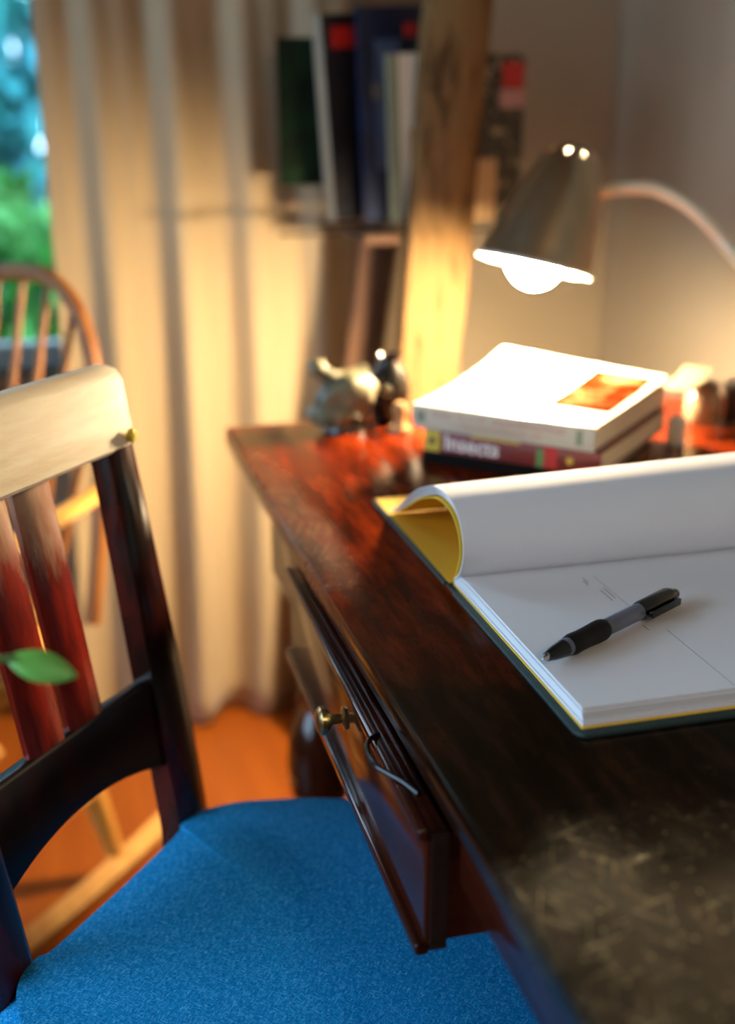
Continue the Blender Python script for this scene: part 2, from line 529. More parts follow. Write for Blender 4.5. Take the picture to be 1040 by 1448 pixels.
def sheet(curve, x0, x1, th, nx=1, wobble=0.0, rise=0.0, z0=0.0):
    """curve of (y,z) points swept along x, given a thickness"""
    bm = bmesh.new()
    n = len(curve)
    nor = []
    for i in range(n):
        a = Vector(curve[max(i - 1, 0)])
        b_ = Vector(curve[min(i + 1, n - 1)])
        t = (b_ - a).normalized()
        nor.append(Vector((-t.y, t.x)))
    top, bot = [], []
    for j in range(nx + 1):
        x = x0 + (x1 - x0) * j / nx
        w = wobble * math.sin(j * 1.7)
        up_ = 1 + rise * j / nx
        top.append([bm.verts.new((x, c[0], z0 + (c[1] - z0) * up_ + w * (i / n))) for i, c in enumerate(curve)])
        bot.append([bm.verts.new((x, c[0] - nor[i].x * th, z0 + (c[1] - z0) * up_ - nor[i].y * th + w * (i / n))) for i, c in enumerate(curve)])
    for j in range(nx):
        for i in range(n - 1):
            bm.faces.new((top[j][i], top[j][i + 1], top[j + 1][i + 1], top[j + 1][i]))
            bm.faces.new((bot[j][i], bot[j + 1][i], bot[j + 1][i + 1], bot[j][i + 1]))
        bm.faces.new((top[j][0], top[j + 1][0], bot[j + 1][0], bot[j][0]))
        bm.faces.new((top[j][-1], bot[j][-1], bot[j + 1][-1], top[j + 1][-1]))
    for i in range(n - 1):
        bm.faces.new((top[0][i], bot[0][i], bot[0][i + 1], top[0][i + 1]))
        bm.faces.new((top[-1][i], top[-1][i + 1], bot[-1][i + 1], bot[-1][i]))
    return bm


def spline(pts, per=6):
    """Catmull-Rom through points"""
    P = [Vector(p) for p in pts]
    P = [P[0] * 2 - P[1]] + P + [P[-1] * 2 - P[-2]]
    out = []
    for i in range(1, len(P) - 2):
        for k in range(per):
            t = k / per
            p0, p1, p2, p3 = P[i - 1:i + 3]
            out.append(0.5 * ((2 * p1) + (p2 - p0) * t + (2 * p0 - 5 * p1 + 4 * p2 - p3) * t * t + (3 * p1 - p0 - 3 * p2 + p3) * t ** 3))
    out.append(P[-2])
    return out


def obj(name, bm, material, parent=None, smooth=True, angle=40, recalc=True):
    if recalc:
        bmesh.ops.recalc_face_normals(bm, faces=bm.faces)
    me = bpy.data.meshes.new(name)
    bm.to_mesh(me)
    bm.free()
    me.materials.append(M[material] if isinstance(material, str) else material)
    if smooth:
        me.polygons.foreach_set('use_smooth', [True] * len(me.polygons))
        me.set_sharp_from_angle(angle=math.radians(angle))
    o = bpy.data.objects.new(name, me)
    COL.objects.link(o)
    if parent is not None:
        o.parent = parent
    return o


def tag(o, label, cat, group=None):
    o['label'] = label
    o['category'] = cat
    if group:
        o['group'] = group
    return o


def thing(name, label, cat, loc=(0, 0, 0), rz=0.0, group=None):
    o = bpy.data.objects.new(name, None)
    o.empty_display_size = 0.05
    COL.objects.link(o)
    o.location = loc
    o.rotation_euler = (0, 0, rz)
    return tag(o, label, cat, group)


def wpart(name, bm, material, root, base=None, **kw):
    """part given in world coordinates under an unrotated root (base = the top thing when root is a part)"""
    top = base or root
    bmesh.ops.translate(bm, vec=-Vector(top.location), verts=bm.verts)
    return obj(name, bm, material, root, **kw)


def struct(name, bm, material, parent=None):
    o = obj(name, bm, material, parent, smooth=False)
    o['kind'] = 'structure'
    return o


def text_bm(txt, size, depth, mtx):
    cu = bpy.data.curves.new('lettering', 'FONT')
    cu.body = txt
    cu.size = size
    cu.extrude = depth
    cu.resolution_u = 3
    cu.offset = size * 0.018
    to = bpy.data.objects.new('lettering_tmp', cu)
    COL.objects.link(to)
    bpy.context.view_layer.update()
    dg = bpy.context.evaluated_depsgraph_get()
    me = bpy.data.meshes.new_from_object(to.evaluated_get(dg))
    bpy.data.objects.remove(to)
    bm = bmesh.new()
    bm.from_mesh(me)
    bpy.data.meshes.remove(me)
    bmesh.ops.transform(bm, matrix=mtx, verts=bm.verts)
    return bm


# ================================================================== the room
T = 0.14
struct('floor', box((LX - T, RY - T, -0.1), (WX + T, WY + T, 0.0)), 'floor')
struct('ceiling', box((LX - T, RY - T, CZ), (WX + T, WY + T, CZ + 0.1)), 'ceiling')
struct('wall_right', box((WX, RY - T, 0), (WX + T, WY + T, CZ)), 'wall')
struct('wall_rear', box((LX - T, RY - T, 0), (WX, RY, CZ)), 'wall')
bm = bmesh.new()
add_box(bm, (LX - T, WY, 0), (WIN_B[0], WY + T, CZ))
add_box(bm, (WIN_B[1], WY, 0), (WX, WY + T, CZ))
add_box(bm, (WIN_B[0], WY, 0), (WIN_B[1], WY + T, WIN_B[2]))
add_box(bm, (WIN_B[0], WY, WIN_B[3]), (WIN_B[1], WY + T, CZ))
struct('wall_back', bm, 'wall')
bm = bmesh.new()
add_box(bm, (LX - T, RY, 0), (LX, WIN_L[0], CZ))
add_box(bm, (LX - T, WIN_L[1], 0), (LX, WY, CZ))
add_box(bm, (LX - T, WIN_L[0], 0), (LX, WIN_L[1], WIN_L[2]))
add_box(bm, (LX - T, WIN_L[0], WIN_L[3]), (LX, WIN_L[1], CZ))
struct('wall_left', bm, 'wall')
struct('baseboard_back', box((LX, WY - 0.018, 0), (WX - 0.018, WY, 0.11), 0.004), 'trim')
struct('baseboard_right', box((WX - 0.018, RY, 0), (WX, WY, 0.11), 0.004), 'trim')


def window(name, axis, ext, plane):
    a0, a1, z0, z1 = ext
    root = bpy.data.objects.new(name, None)
    COL.objects.link(root)
    root['kind'] = 'structure'
    w = 0.045

    def bx(lo, hi, name_, m_):
        if axis == 'y':
            b_ = box((lo[0], plane + lo[1], lo[2]), (hi[0], plane + hi[1], hi[2]), 0.004 if m_ != 'pane' else 0)
        else:
            b_ = box((plane - hi[1], lo[0], lo[2]), (plane - lo[1], hi[0], hi[2]), 0.004 if m_ != 'pane' else 0)
        return obj(name_, b_, m_, root, smooth=False)
    bx((a0, 0.03, z0), (a0 + w, 0.09, z1), 'jamb', 'win_frame')
    bx((a1 - w, 0.03, z0), (a1, 0.09, z1), 'jamb', 'win_frame')
    bx((a0 + w, 0.03, z0), (a1 - w, 0.09, z0 + w), 'sash_rail', 'win_frame')
    bx((a0 + w, 0.03, z1 - w), (a1 - w, 0.09, z1), 'sash_rail', 'win_frame')
    bx((a0 + w, 0.057, z0 + w), (a1 - w, 0.063, z1 - w), 'pane', 'pane')
    bx((a0 - 0.03, -0.05, z0 - 0.03), (a1 + 0.03, 0.03, z0), 'window_sill', 'trim')


window('window_1', 'y', WIN_B, WY)
window('window_2', 'x', WIN_L, LX)

# ================================================================== the garden
struct('ground_outside', box((-14, WY + T + 0.02, -0.5), (8, 14, -0.4)), 'lawn')


def leaf_cloud(n, centre, rad, size, fn=None):
    bm_ = bmesh.new()
    for _ in range(n):
        while True:
            p = Vector((random.uniform(-1, 1), random.uniform(-1, 1), random.uniform(-1, 1)))
            if 0.15 < p.length < 1:
                break
        c = Vector((centre[0] + p.x * rad[0], centre[1] + p.y * rad[1], centre[2] + p.z * rad[2]))
        q = Matrix.Rotation(random.uniform(0, 2 * PI), 3, 'Z') @ Matrix.Rotation(random.uniform(0, PI), 3, 'X')
        s = size * random.uniform(0.6, 1.4)
        pts = [(0, -1, 0), (0.4, -0.2, 0.12), (0.3, 0.5, 0.08), (0, 1, -0.1), (-0.3, 0.5, 0.08), (-0.4, -0.2, 0.12)]
        vs2 = [bm_.verts.new(c + q @ (Vector(k) * s)) for k in pts]
        bm_.faces.new(vs2)
    return bm_


def tree(name, label, cat, loc, h, rad, n, size, m_, group=None):
    root = thing(name, label, cat, loc, 0, group)
    obj('trunk', tube([(0, 0, 0), (0.03, 0.02, h * 0.4), (0, 0, h * 0.8)], [0.06, 0.045, 0.02], 8), 'bark', root)
    f = obj('foliage', leaf_cloud(n, (0, 0, h), rad, size), m_, root, smooth=False, recalc=False)
    f['kind'] = 'stuff'
    return root


tree('evergreen_tree', 'tall blue-green evergreen tree seen through the window pane', 'tree', (-0.75, 7.0, -0.4), 2.6, (2.4, 0.8, 3.0), 9000, 0.13, 'teal_leaf')
tree('garden_shrub', 'low bright green shrub right outside the window', 'shrub', (-0.55, 4.2, -0.4), 0.95, (0.75, 0.5, 0.42), 1600, 0.07, 'shrub_leaf')

# ================================================================== curtain
bm = bmesh.new()
nx_, nz_ = 120, 40
CX0, CX1, CH = -0.21, 0.32, 2.2


def curtain_y(x, z):
    k = 2 * PI * (x - 0.02) / 0.124
    amp = 0.007 + 0.004 * math.sin(x * 17 + 1) + 0.022 * (1 - z / CH) ** 2
    return 2.175 - amp * math.cos(k + 0.25 * math.sin(z * 2.1)) - 0.004 * math.cos(2 * k + z * 1.5) + 0.006 * math.sin(z * 5 + x * 9) + 0.10 * max(0.0, x - 0.17)


grid = []
for j in range(nz_ + 1):
    z = 0.012 + (CH - 0.012) * j / nz_
    row = []
    for i in range(nx_ + 1):
        x = CX0 + (CX1 - CX0) * i / nx_
        row.append(bm.verts.new((x + 0.02 * (1 - z / CH) * math.sin(z * 1.4), curtain_y(x, z), z)))
    grid.append(row)
for j in range(nz_):
    for i in range(nx_):
        bm.faces.new((grid[j][i], grid[j][i + 1], grid[j + 1][i + 1], grid[j + 1][i]))
cur = obj('curtain', bm, 'curtain', None, angle=180)
sol = cur.modifiers.new('cloth', 'SOLIDIFY')
sol.thickness = 0.003
tag(cur, 'floor-length tan curtain hanging in deep folds beside the window', 'curtain')
rod = obj('curtain_rod', tube([(-1.5, 2.19, 2.225), (0.3, 2.19, 2.225)], 0.012, 12), 'brass', None)
tag(rod, 'brass rod above the window carrying the tan curtain', 'curtain rod')

# ================================================================== the desk
DZ = 0.75
DX1, DY0, DY1 = 0.86, -0.35, 1.60
desk = thing('writing_desk', 'dark red-brown polished writing desk with scratched top and open drawer', 'desk', (0.43, 0.62, 0))
# top: profile swept along y, rounded far corner
poly = []
rc = 0.008
corner = [(0, DY1, 1), (DX1, DY1, 2), (DX1, DY0, 3), (0, DY0, 4)]
for (cx, cy, q) in corner:
    sx = 1 if cx == 0 else -1
    sy = -1 if cy == DY1 else 1
    ox, oy = cx + sx * rc, cy + sy * rc
    a0 = {1: PI, 2: PI / 2, 3: 0, 4: -PI / 2}[q]
    for k in range(6):
        a = a0 - k * (PI / 2) / 5
        poly.append((ox + rc * math.cos(a), oy + rc * math.sin(a)))
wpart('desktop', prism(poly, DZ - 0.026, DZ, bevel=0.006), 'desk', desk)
inset = [(0.006 + p[0] * (DX1 - 0.012) / DX1, DY0 + 0.006 + (p[1] - DY0) * (DY1 - DY0 - 0.012) / (DY1 - DY0)) for p in poly]
wpart('edge_moulding', prism(inset, DZ - 0.036, DZ - 0.0262, bevel=0.003), 'desk_leg', desk)
AZ = DZ - 0.0365
# aprons and rails
wpart('front_apron', box((0.012, DY0 + 0.10, 0.672), (0.032, 0.655, AZ), 0.002), 'desk_leg', desk)
wpart('front_apron', box((0.030, 1.172, 0.60), (0.050, 1.43, AZ), 0.002), 'desk_leg', desk)
wpart('end_apron', box((0.10, 1.455, 0.60), (DX1 - 0.10, 1.475, AZ), 0.002), 'desk_leg', desk)
wpart('end_apron', box((0.10, DY0 + 0.06, 0.60), (DX1 - 0.10, DY0 + 0.08, AZ), 0.002), 'desk_leg', desk)
wpart('back_apron', box((DX1 - 0.06, DY0 + 0.10, 0.60), (DX1 - 0.04, 1.43, AZ), 0.002), 'desk_leg', desk)
wpart('drawer_runner', box((0.035, 0.66, 0.655), (0.70, 0.672, 0.664), 0.001), 'drawer_red', desk)
leg_prof = [(0.0, 0), (0.018, 0), (0.022, 0.02), (0.026, 0.05), (0.020, 0.09), (0.028, 0.12), (0.023, 0.15), (0.027, 0.2), (0.034, 0.235),
            (0.043, 0.265), (0.046, 0.30), (0.043, 0.335), (0.033, 0.365), (0.022, 0.385), (0.028, 0.40), (0.030, 0.41),
            (0.022, 0.425), (0.026, 0.455), (0.031, 0.50), (0.030, 0.53), (0.024, 0.55), (0.032, 0.565), (0.032, 0.575), (0.0, 0.575)]
for lx in (0.095, DX1 - 0.085):
    for ly in (1.455, DY0 + 0.085):
        b2 = lathe(leg_prof, 24, Matrix.Translation((lx, ly, 0)))
        add_box(b2, (lx - 0.035, ly - 0.035, 0.574), (lx + 0.035, ly + 0.035, AZ), 0.003)
        wpart('leg', b2, 'desk_leg', desk)
# drawer, pulled a little out and askew
DRZ0, DRZ1 = 0.612, 0.711
DN, DFAR = Vector((-0.0095, 0.664, 0)), Vector((-0.001, 1.158, 0))
u = (DFAR - DN).normalized()
vv = Vector((u.y, -u.x, 0))
DM = Matrix(((u.x, vv.x, 0, DN.x), (u.y, vv.y, 0, DN.y), (0, 0, 1, 0), (0, 0, 0, 1)))
DL = (DFAR - DN).length
dr = wpart('drawer', box((0, 0, DRZ0), (DL, 0.017, DRZ1), 0.0035, 3, DM), 'desk_leg', desk)
wpart('front_bead', box((-0.001, -0.006, DRZ0 - 0.001), (DL + 0.001, 0.004, DRZ0 + 0.009), 0.0025, 3, DM), 'desk_leg', dr, desk)
wpart('front_bead', box((-0.001, -0.005, DRZ1 - 0.009), (DL + 0.001, 0.004, DRZ1 + 0.0008), 0.0025, 3, DM), 'desk_leg', dr, desk)
wpart('drawer_side', box((0.006, 0.017, DRZ0 + 0.004), (0.018, 0.50, DRZ1 - 0.010), 0.001, 1, DM), 'drawer_red', dr, desk)
wpart('drawer_side', box((DL - 0.018, 0.017, DRZ0 + 0.004), (DL - 0.006, 0.50, DRZ1 - 0.010), 0.001, 1, DM), 'drawer_red', dr, desk)
wpart('drawer_bottom', box((0.018, 0.017, DRZ0 + 0.008), (DL - 0.018, 0.49, DRZ0 + 0.013), 0, 1, DM), 'drawer_red', dr, desk)
wpart('drawer_back', box((0.018, 0.49, DRZ0 + 0.008), (DL - 0.018, 0.50, DRZ1 - 0.014), 0, 1, DM), 'drawer_red', dr, desk)
wpart('end_grain', box((-0.0012, 0.0045, DRZ0 + 0.003), (-0.0002, 0.0165, DRZ1 - 0.003), 0, 1, DM), 'drawer_end', dr, desk)
kn = Matrix.Translation(DM @ Vector((0.235, 0.0, 0.672))) @ Vector((-1, 0, 0)).to_track_quat('Z', 'Y').to_matrix().to_4x4()
wpart('knob', lathe([(0, -0.001), (0.010, -0.001), (0.010, 0.002), (0.0045, 0.004), (0.0045, 0.012), (0.009, 0.015), (0.0125, 0.0185), (0.0125, 0.022), (0.009, 0.025), (0.0, 0.026)], 20, kn), 'brass', dr, desk)
bail = spline([(-0.006, 0.793, 0.713), (-0.0175, 0.780, 0.7155), (-0.0225, 0.762, 0.716), (-0.0215, 0.745, 0.716), (-0.0155, 0.733, 0.7155), (-0.0078, 0.7205, 0.7145), (-0.001, 0.706, 0.7125)], 5)
wpart('bail_handle', tube(bail, 0.0021, 8), 'black_wire', dr, desk)

# ================================================================== the notebook
NX0, NX1 = 0.107, 0.452
NF, NS, NN = 1.232, 0.972, 0.684      # far edge, spine, near edge
nb = thing('notebook', 'large open hardback notebook with dark green cover and white pages', 'notebook', (NX0 + 0.17, NS, DZ))


def rounded(x0, x1, y0, y1, r, corners):
    pts = []
    for (cx, cy, sx, sy, a0, key) in ((x0, y0, 1, 1, PI, 'nl'), (x1, y0, -1, 1, 1.5 * PI, 'nr'), (x1, y1, -1, -1, 0, 'fr'), (x0, y1, 1, -1, PI / 2, 'fl')):
        if key in corners:
            for k in range(6):
                a = a0 + k * PI / 10
                pts.append((cx + sx * r + r * math.cos(a), cy + sy * r + r * math.sin(a)))
        else:
            pts.append((cx, cy))
    return pts


wpart('back_cover', prism(rounded(NX0, NX1, NN, NS - 0.018, 0.010, ('nl', 'nr')), DZ + 0.0003, DZ + 0.0038, bevel=0.001), 'green_cover', nb)
wpart('front_cover', prism(rounded(NX0, NX1, NS + 0.006, NF, 0.008, ('fl', 'fr')), DZ + 0.0003, DZ + 0.0038, bevel=0.001), 'green_cover', nb)
wpart('spine', prism(rounded(NX0 + 0.002, NX1 - 0.002, NS - 0.018, NS + 0.006, 0.004, ()), DZ + 0.0003, DZ + 0.0024), 'green_cover', nb)
wpart('endpaper', box((NX0 + 0.004, NS + 0.002, DZ + 0.0038), (NX1 - 0.004, NF - 0.004, DZ + 0.0043)), 'yellow_paper', nb)
wpart('endpaper', box((NX0 + 0.0065, NN + 0.008, DZ + 0.0038), (NX1 - 0.004, NS - 0.002, DZ + 0.0047)), 'yellow_paper', nb)
PZ = DZ + 0.0047
for k in range(5):
    e = 0.0007 * ((k * 2) % 3)
    cv = [(NN + 0.0095 + e + k * 0.0006, PZ + 0.0026 * (k + 1)), (NN + 0.12, PZ + 0.0026 * (k + 1)), (NS - 0.035, PZ + 0.0026 * (k + 1)), (NS - 0.012, PZ + 0.0022 * (k + 1)), (NS - 0.001, PZ + 0.0012 * (k + 1))]
    wpart('page', sheet(cv, NX0 + 0.0075 + e * 0.6, NX1 - 0.006, 0.0022), 'paper', nb)
PT = PZ + 0.0026 * 5
# the leaves turned over: a bulging arch across the spine, several sheets deep
outer = [(0.968, DZ + 0.009), (0.9535, DZ + 0.020), (0.9450, DZ + 0.042), (0.9530, DZ + 0.064), (0.972, DZ + 0.0775), (0.999, DZ + 0.082), (1.032, DZ + 0.0785), (1.080, DZ + 0.0605), (1.122, DZ + 0.037), (1.155, DZ + 0.0175), (1.178, DZ + 0.0075)]
c0 = Vector((1.02, DZ + 0.010))
for k, (sc, th, m_) in enumerate(((1.0, 0.0014, 'paper'), (0.955, 0.0018, 'paper'), (0.905, 0.0018, 'paper'), (0.845, 0.0014, 'yellow_paper'))):
    cv = []
    for i, p in enumerate(outer):
        q = Vector(p)
        d = q - c0
        if i == 0:
            s2 = Vector((q.x + 0.001 * k, q.y - 0.0008 * k))
        else:
            s2 = Vector((c0.x + d.x * (sc if d.x < 0 else (1 - (1 - sc) * 0.35)), max(DZ + 0.0052 + 0.0004 * (3 - k), c0.y + d.y * sc)))
        cv.append((s2.x, s2.y))
    cv = [tuple(p) for p in spline(cv, 5)]
    dx = (0.0, 0.002, 0.0035, 0.001)[k]
    wpart('turned_page' if k < 3 else 'turned_endpaper', sheet(cv, NX0 + 0.0065 + dx, NX1 - 0.008, th, 6, 0.0, 0.13, DZ + 0.006), m_, nb, angle=70)
# printed rules on the page
lx_ = 0.226
wpart('printed_line', box((lx_ + 0.010, 0.700, PT), (lx_ + 0.0105, 0.802, PT + 0.00012)), 'ink', nb, smooth=False)
wpart('printed_line', box((lx_ + 0.003, 0.845, PT), (lx_ + 0.0034, 0.925, PT + 0.00012)), 'ink', nb, smooth=False)
for (x, y0_, y1_) in ((0.2205, 0.868, 0.892), (0.2250, 0.872, 0.896), (0.2150, 0.905, 0.915), (0.2175, 0.910, 0.922), (0.2215, 0.805, 0.815)):
    wpart('printed_text', box((x, y0_, PT), (x + 0.0009, y1_, PT + 0.00012)), 'ink', nb, smooth=False)

# ================================================================== the pen
P0 = Vector((0.1115, 0.7605, 0))
P1 = Vector((0.2705, 0.8505, 0))
pd = (P1 - P0)
PL = pd.length
PR = 0.0088
pen = thing('ballpoint_pen', 'black click ballpoint pen with smoky clear barrel on the page', 'pen', (P0.x, P0.y, PT + 0.0001), math.atan2(pd.y, pd.x))
PM = Matrix.Translation((0, 0, PR)) @ Matrix.Rotation(PI / 2, 4, 'Y')     # lathe z -> local x


def seg(prof, n=20):
    return lathe([(r * PR, z * PL) for r, z in prof], n, PM)


obj('tip', seg([(0, 0.0), (0.12, 0.0), (0.16, 0.012), (0.30, 0.02), (0.34, 0.034), (0, 0.034)]), 'steel', pen)
obj('nose_cone', seg([(0, 0.028), (0.42, 0.028), (0.62, 0.075), (0.74, 0.125), (0.78, 0.145), (0, 0.145)]), 'pen_black', pen)
obj('ring', seg([(0, 0.145), (0.80, 0.145), (0.82, 0.17), (0, 0.17)]), 'pen_clear', pen)
obj('grip', seg([(0, 0.17), (0.86, 0.17), (0.98, 0.20), (0.92, 0.25), (0.94, 0.31), (1.0, 0.37), (1.0, 0.405), (0.90, 0.425), (0, 0.425)]), 'pen_rubber', pen)
obj('barrel', seg([(0, 0.42), (0.78, 0.42), (0.80, 0.5), (0.80, 0.70), (0, 0.70)]), 'pen_clear', pen)
obj('ink_print', lathe([(0.81 * PR, 0.45 * PL), (0.83 * PR, 0.45 * PL), (0.83 * PR, 0.57 * PL), (0.81 * PR, 0.57 * PL)], 20, PM, skip=lambda i, k: k % 20 > 5, close=True), 'pen_black', pen)
obj('upper_barrel', seg([(0, 0.69), (0.86, 0.69), (0.92, 0.71), (0.94, 0.92), (0.80, 0.945), (0, 0.945)]), 'pen_black', pen)
obj('push_button', seg([(0, 0.94), (0.52, 0.94), (0.52, 0.985), (0.36, 1.0), (0, 1.0)]), 'pen_black', pen)
b2 = bmesh.new()
yy = -PR * 1.38
add_box(b2, (0.695 * PL, yy - 0.0012, PR - 0.003), (0.925 * PL, yy + 0.0012, PR + 0.003), 0.0008)
add_box(b2, (0.895 * PL, yy, PR - 0.0028), (0.925 * PL, -PR * 0.8, PR + 0.0028), 0.0006)
add_box(b2, (0.695 * PL, yy, PR - 0.002), (0.712 * PL, -PR * 0.95, PR + 0.002), 0.0006)
obj('clip', b2, 'pen_black', pen)

# ================================================================== books under the lamp
BK = Vector((0.1955, 1.368, 0))
BD = Vector((0.3587, 1.205, 0)) - BK
BL = BD.length
brz = math.atan2(BD.y, BD.x)


def book(name, label, z0, z1, length, depth, dx, dy, rz, cover, pages, curl=0.0, cover_top=None):
    """spine along local +x at y=0, block into +y"""
    root = thing(name, label, 'book', (BK.x + dx, BK.y + dy, z0), brz + rz)
    t = z1 - z0
    obj('spine', box((0, 0, 0.0002), (length, 0.004, t), 0.001), cover, root)
    obj('back_cover', box((0.0005, 0.0035, 0.0002), (length - 0.0005, depth, 0.0022)), cover, root, smooth=False)
    obj('page_block', box((0.002, 0.004, 0.0022), (length - 0.0015, depth - 0.002, t - 0.0022)), pages, root, smooth=False)
    if curl == 0:
        obj('front_cover', box((0.0005, 0.0035, t - 0.0022), (length - 0.0005, depth, t)), cover_top or cover, root, smooth=False)
    else:
        bm_ = bmesh.new()
        nI, nJ = 12, 12
        gt, gb = [], []
        for i in range(nI + 1):
            ra, rb = [], []
            for j in range(nJ + 1):
                a, c = i / nI, j / nJ
                lift = curl * (0.35 + 0.65 * (1 - a) ** 1.2) * c ** 2.3
                x = length * a
                y = 0.001 + (depth + 0.004) * c * (1 - 0.02 * c)
                ra.append(bm_.verts.new((x, y, t + lift)))
                rb.append(bm_.verts.new((x, y, t - 0.0012 + lift)))
            gt.append(ra)
            gb.append(rb)
        for i in range(nI):
            for j in range(nJ):
                bm_.faces.new((gt[i][j], gt[i + 1][j], gt[i + 1][j + 1], gt[i][j + 1]))
                bm_.faces.new((gb[i][j], gb[i][j + 1], gb[i + 1][j + 1], gb[i + 1][j]))
        for i in range(nI):
            bm_.faces.new((gt[i][0], gb[i][0], gb[i + 1][0], gt[i + 1][0]))
            bm_.faces.new((gt[i][nJ], gt[i + 1][nJ], gb[i + 1][nJ], gb[i][nJ]))
        for j in range(nJ):
            bm_.faces.new((gt[0][j], gt[0][j + 1], gb[0][j + 1], gb[0][j]))
            bm_.faces.new((gt[nI][j], gb[nI][j], gb[nI][j + 1], gt[nI][j + 1]))
        obj('front_cover', bm_, cover_top or cover, root, angle=60)
    return root


Zb = [DZ + 0.0003, DZ + 0.0165, DZ + 0.0445, DZ + 0.0735]
b_black = book('book', 'thin black book at the bottom of the pile under the lamp', Zb[0], Zb[1] - 0.0003, BL * 0.95, 0.225, 0.012, -0.002, 0.02, 'black_book', 'book_pages')
b_ins = book('book', 'maroon book with Insects on its spine, middle of the pile', Zb[1], Zb[2] - 0.0003, BL * 0.97, 0.245, 0.013, -0.008, 0.0, 'maroon', 'book_pages')
b_top = book('book', 'pale paperback with curling white and orange cover on top of the pile', Zb[2], Zb[3], BL, 0.268, 0, 0, 0.0, 'grey_cover', 'book_pages', 0.024, 'cover_art')
# orange picture printed on the curling cover, right-hand half
bm = bmesh.new()
tt = Zb[3] - Zb[2]
gq = []
for i in range(7):
    rw = []
    for j in range(7):
        a, c = 0.62 + 0.34 * i / 6, 0.26 + 0.66 * j / 6
        lift = 0.024 * (0.35 + 0.65 * (1 - a) ** 1.2) * c ** 2.3
        rw.append(bm.verts.new((BL * a, 0.001 + 0.272 * c * (1 - 0.02 * c), tt + lift + 0.0004)))
    gq.append(rw)
for i in range(6):
    for j in range(6):
        bm.faces.new((gq[i][j], gq[i + 1][j], gq[i + 1][j + 1], gq[i][j + 1]))
obj('cover_picture', bm, 'cover_orange', b_top)
t = Zb[2] - Zb[1]
SPM = Matrix.Translation((0, -0.0004, 0)) @ Matrix.Rotation(PI / 2, 4, 'X')
obj('yellow_panel', box((0.001, -0.0005, 0.001), (0.021, 0.0005, t - 0.002)), 'yellow_print', b_ins, smooth=False)
obj('panel_emblem', lathe([(0, 0), (0.005, 0), (0.005, 0.0006), (0, 0.0006)], 12, Matrix.Translation((0.011, -0.0005, t * 0.5)) @ Matrix.Rotation(PI / 2, 4, 'X')), 'dark_print', b_ins)
obj('spine_lettering', text_bm('Insects', 0.026, 0.0002, Matrix.Translation((0.027, -0.0003, 0.0052)) @ Matrix.Rotation(PI / 2, 4, 'X')), 'white_print', b_ins, smooth=False)
obj('red_panel', box((0.155, -0.0005, 0.001), (0.172, 0.0005, t - 0.002)), 'red', b_ins, smooth=False)
obj('green_panel', box((0.146, -0.0005, 0.001), (0.155, 0.0005, t - 0.006)), 'green_print', b_ins, smooth=False)
obj('yellow_strip', box((0.062, -0.0005, t - 0.0035), (0.125, 0.0005, t - 0.001)), 'yellow_print', b_ins, smooth=False)
obj('small_emblem', lathe([(0, 0), (0.004, 0), (0.004, 0.0006), (0, 0.0006)], 12, Matrix.Translation((0.187, -0.0005, t * 0.48)) @ Matrix.Rotation(PI / 2, 4, 'X')), 'yellow_print', b_ins)
t = Zb[3] - Zb[2]
for (row, x0_, x1_, zc, hh) in ((0, 0.028, 0.196, 0.0195, 0.0055), (1, 0.055, 0.165, 0.0095, 0.0038)):
    bm = bmesh.new()
    x = x0_
    while x < x1_:
        w_ = random.uniform(0.0025, 0.0042)
        kind = random.random()
        add_box(bm, (x, -0.0004, zc - hh / 2), (x + w_ * 0.3, 0.0004, zc + hh / 2))
        if kind < 0.5:
            add_box(bm, (x, -0.0004, zc + hh * 0.3), (x + w_, 0.0004, zc + hh / 2))
        if kind > 0.3:
            add_box(bm, (x, -0.0004, zc - hh / 2), (x + w_, 0.0004, zc - hh * 0.3))
        x += w_ + (0.0012 if random.random() < 0.85 else 0.006)
    obj('spine_lettering', bm, 'faded_red', b_top, smooth=False)
obj('spine_emblem', box((0.006, -0.0004, 0.008), (0.018, 0.0004, 0.022)), 'mag_sage', b_top, smooth=False)
obj('spine_emblem', box((0.209, -0.0004, 0.006), (0.217, 0.0004, 0.024)), 'mag_sage', b_top, smooth=False)

# ================================================================== the desk lamp
LB = Vector((0.768, 1.355, DZ))


def nearer(p, k):
    return CAM + (Vector(p) - CAM) * k


LK = 0.94          # the lamp stands this much nearer than first measured

lamp = thing('desk_lamp', 'brushed nickel gooseneck desk lamp with glowing bulb over the books', 'lamp', LB)
RIM_L, RIM_R = nearer((0.4022, 1.7227, 0.9531), LK), nearer((0.5607, 1.6682, 0.9185), LK)
rim_c = (RIM_L + RIM_R) / 2
top_c = nearer((0.5520, 1.7230, 1.109), LK)
ax = (top_c - rim_c)
SH = ax.length
side = (RIM_R - RIM_L).normalized()
view = (rim_c - CAM).normalized()
axn = side.cross(view).normalized()                   # the rim is seen edge-on
if axn.z < 0:
    axn = -axn
axn = (axn + view * 0.05).normalized()
SH = ax.dot(axn)
LM = Matrix.Translation(rim_c) @ axn.to_track_quat('Z', 'Y').to_matrix().to_4x4()
RR = (RIM_R - RIM_L).length / 2
# bell shape leaning: shear the top towards top_c
off = top_c - (rim_c + axn * SH)
outer_p = [(RR * 1.0, 0.0), (RR * 0.985, 0.004), (RR * 0.93, SH * 0.16), (RR * 0.86, SH * 0.34), (RR * 0.76, SH * 0.54), (RR * 0.62, SH * 0.74), (RR * 0.47, SH * 0.89), (RR * 0.36, SH * 0.95), (RR * 0.22, SH * 0.985), (0.0, SH)]
inner_p = [(max(r - 0.003, 0.0), max(z - 0.003, 0.001)) for r, z in outer_p]


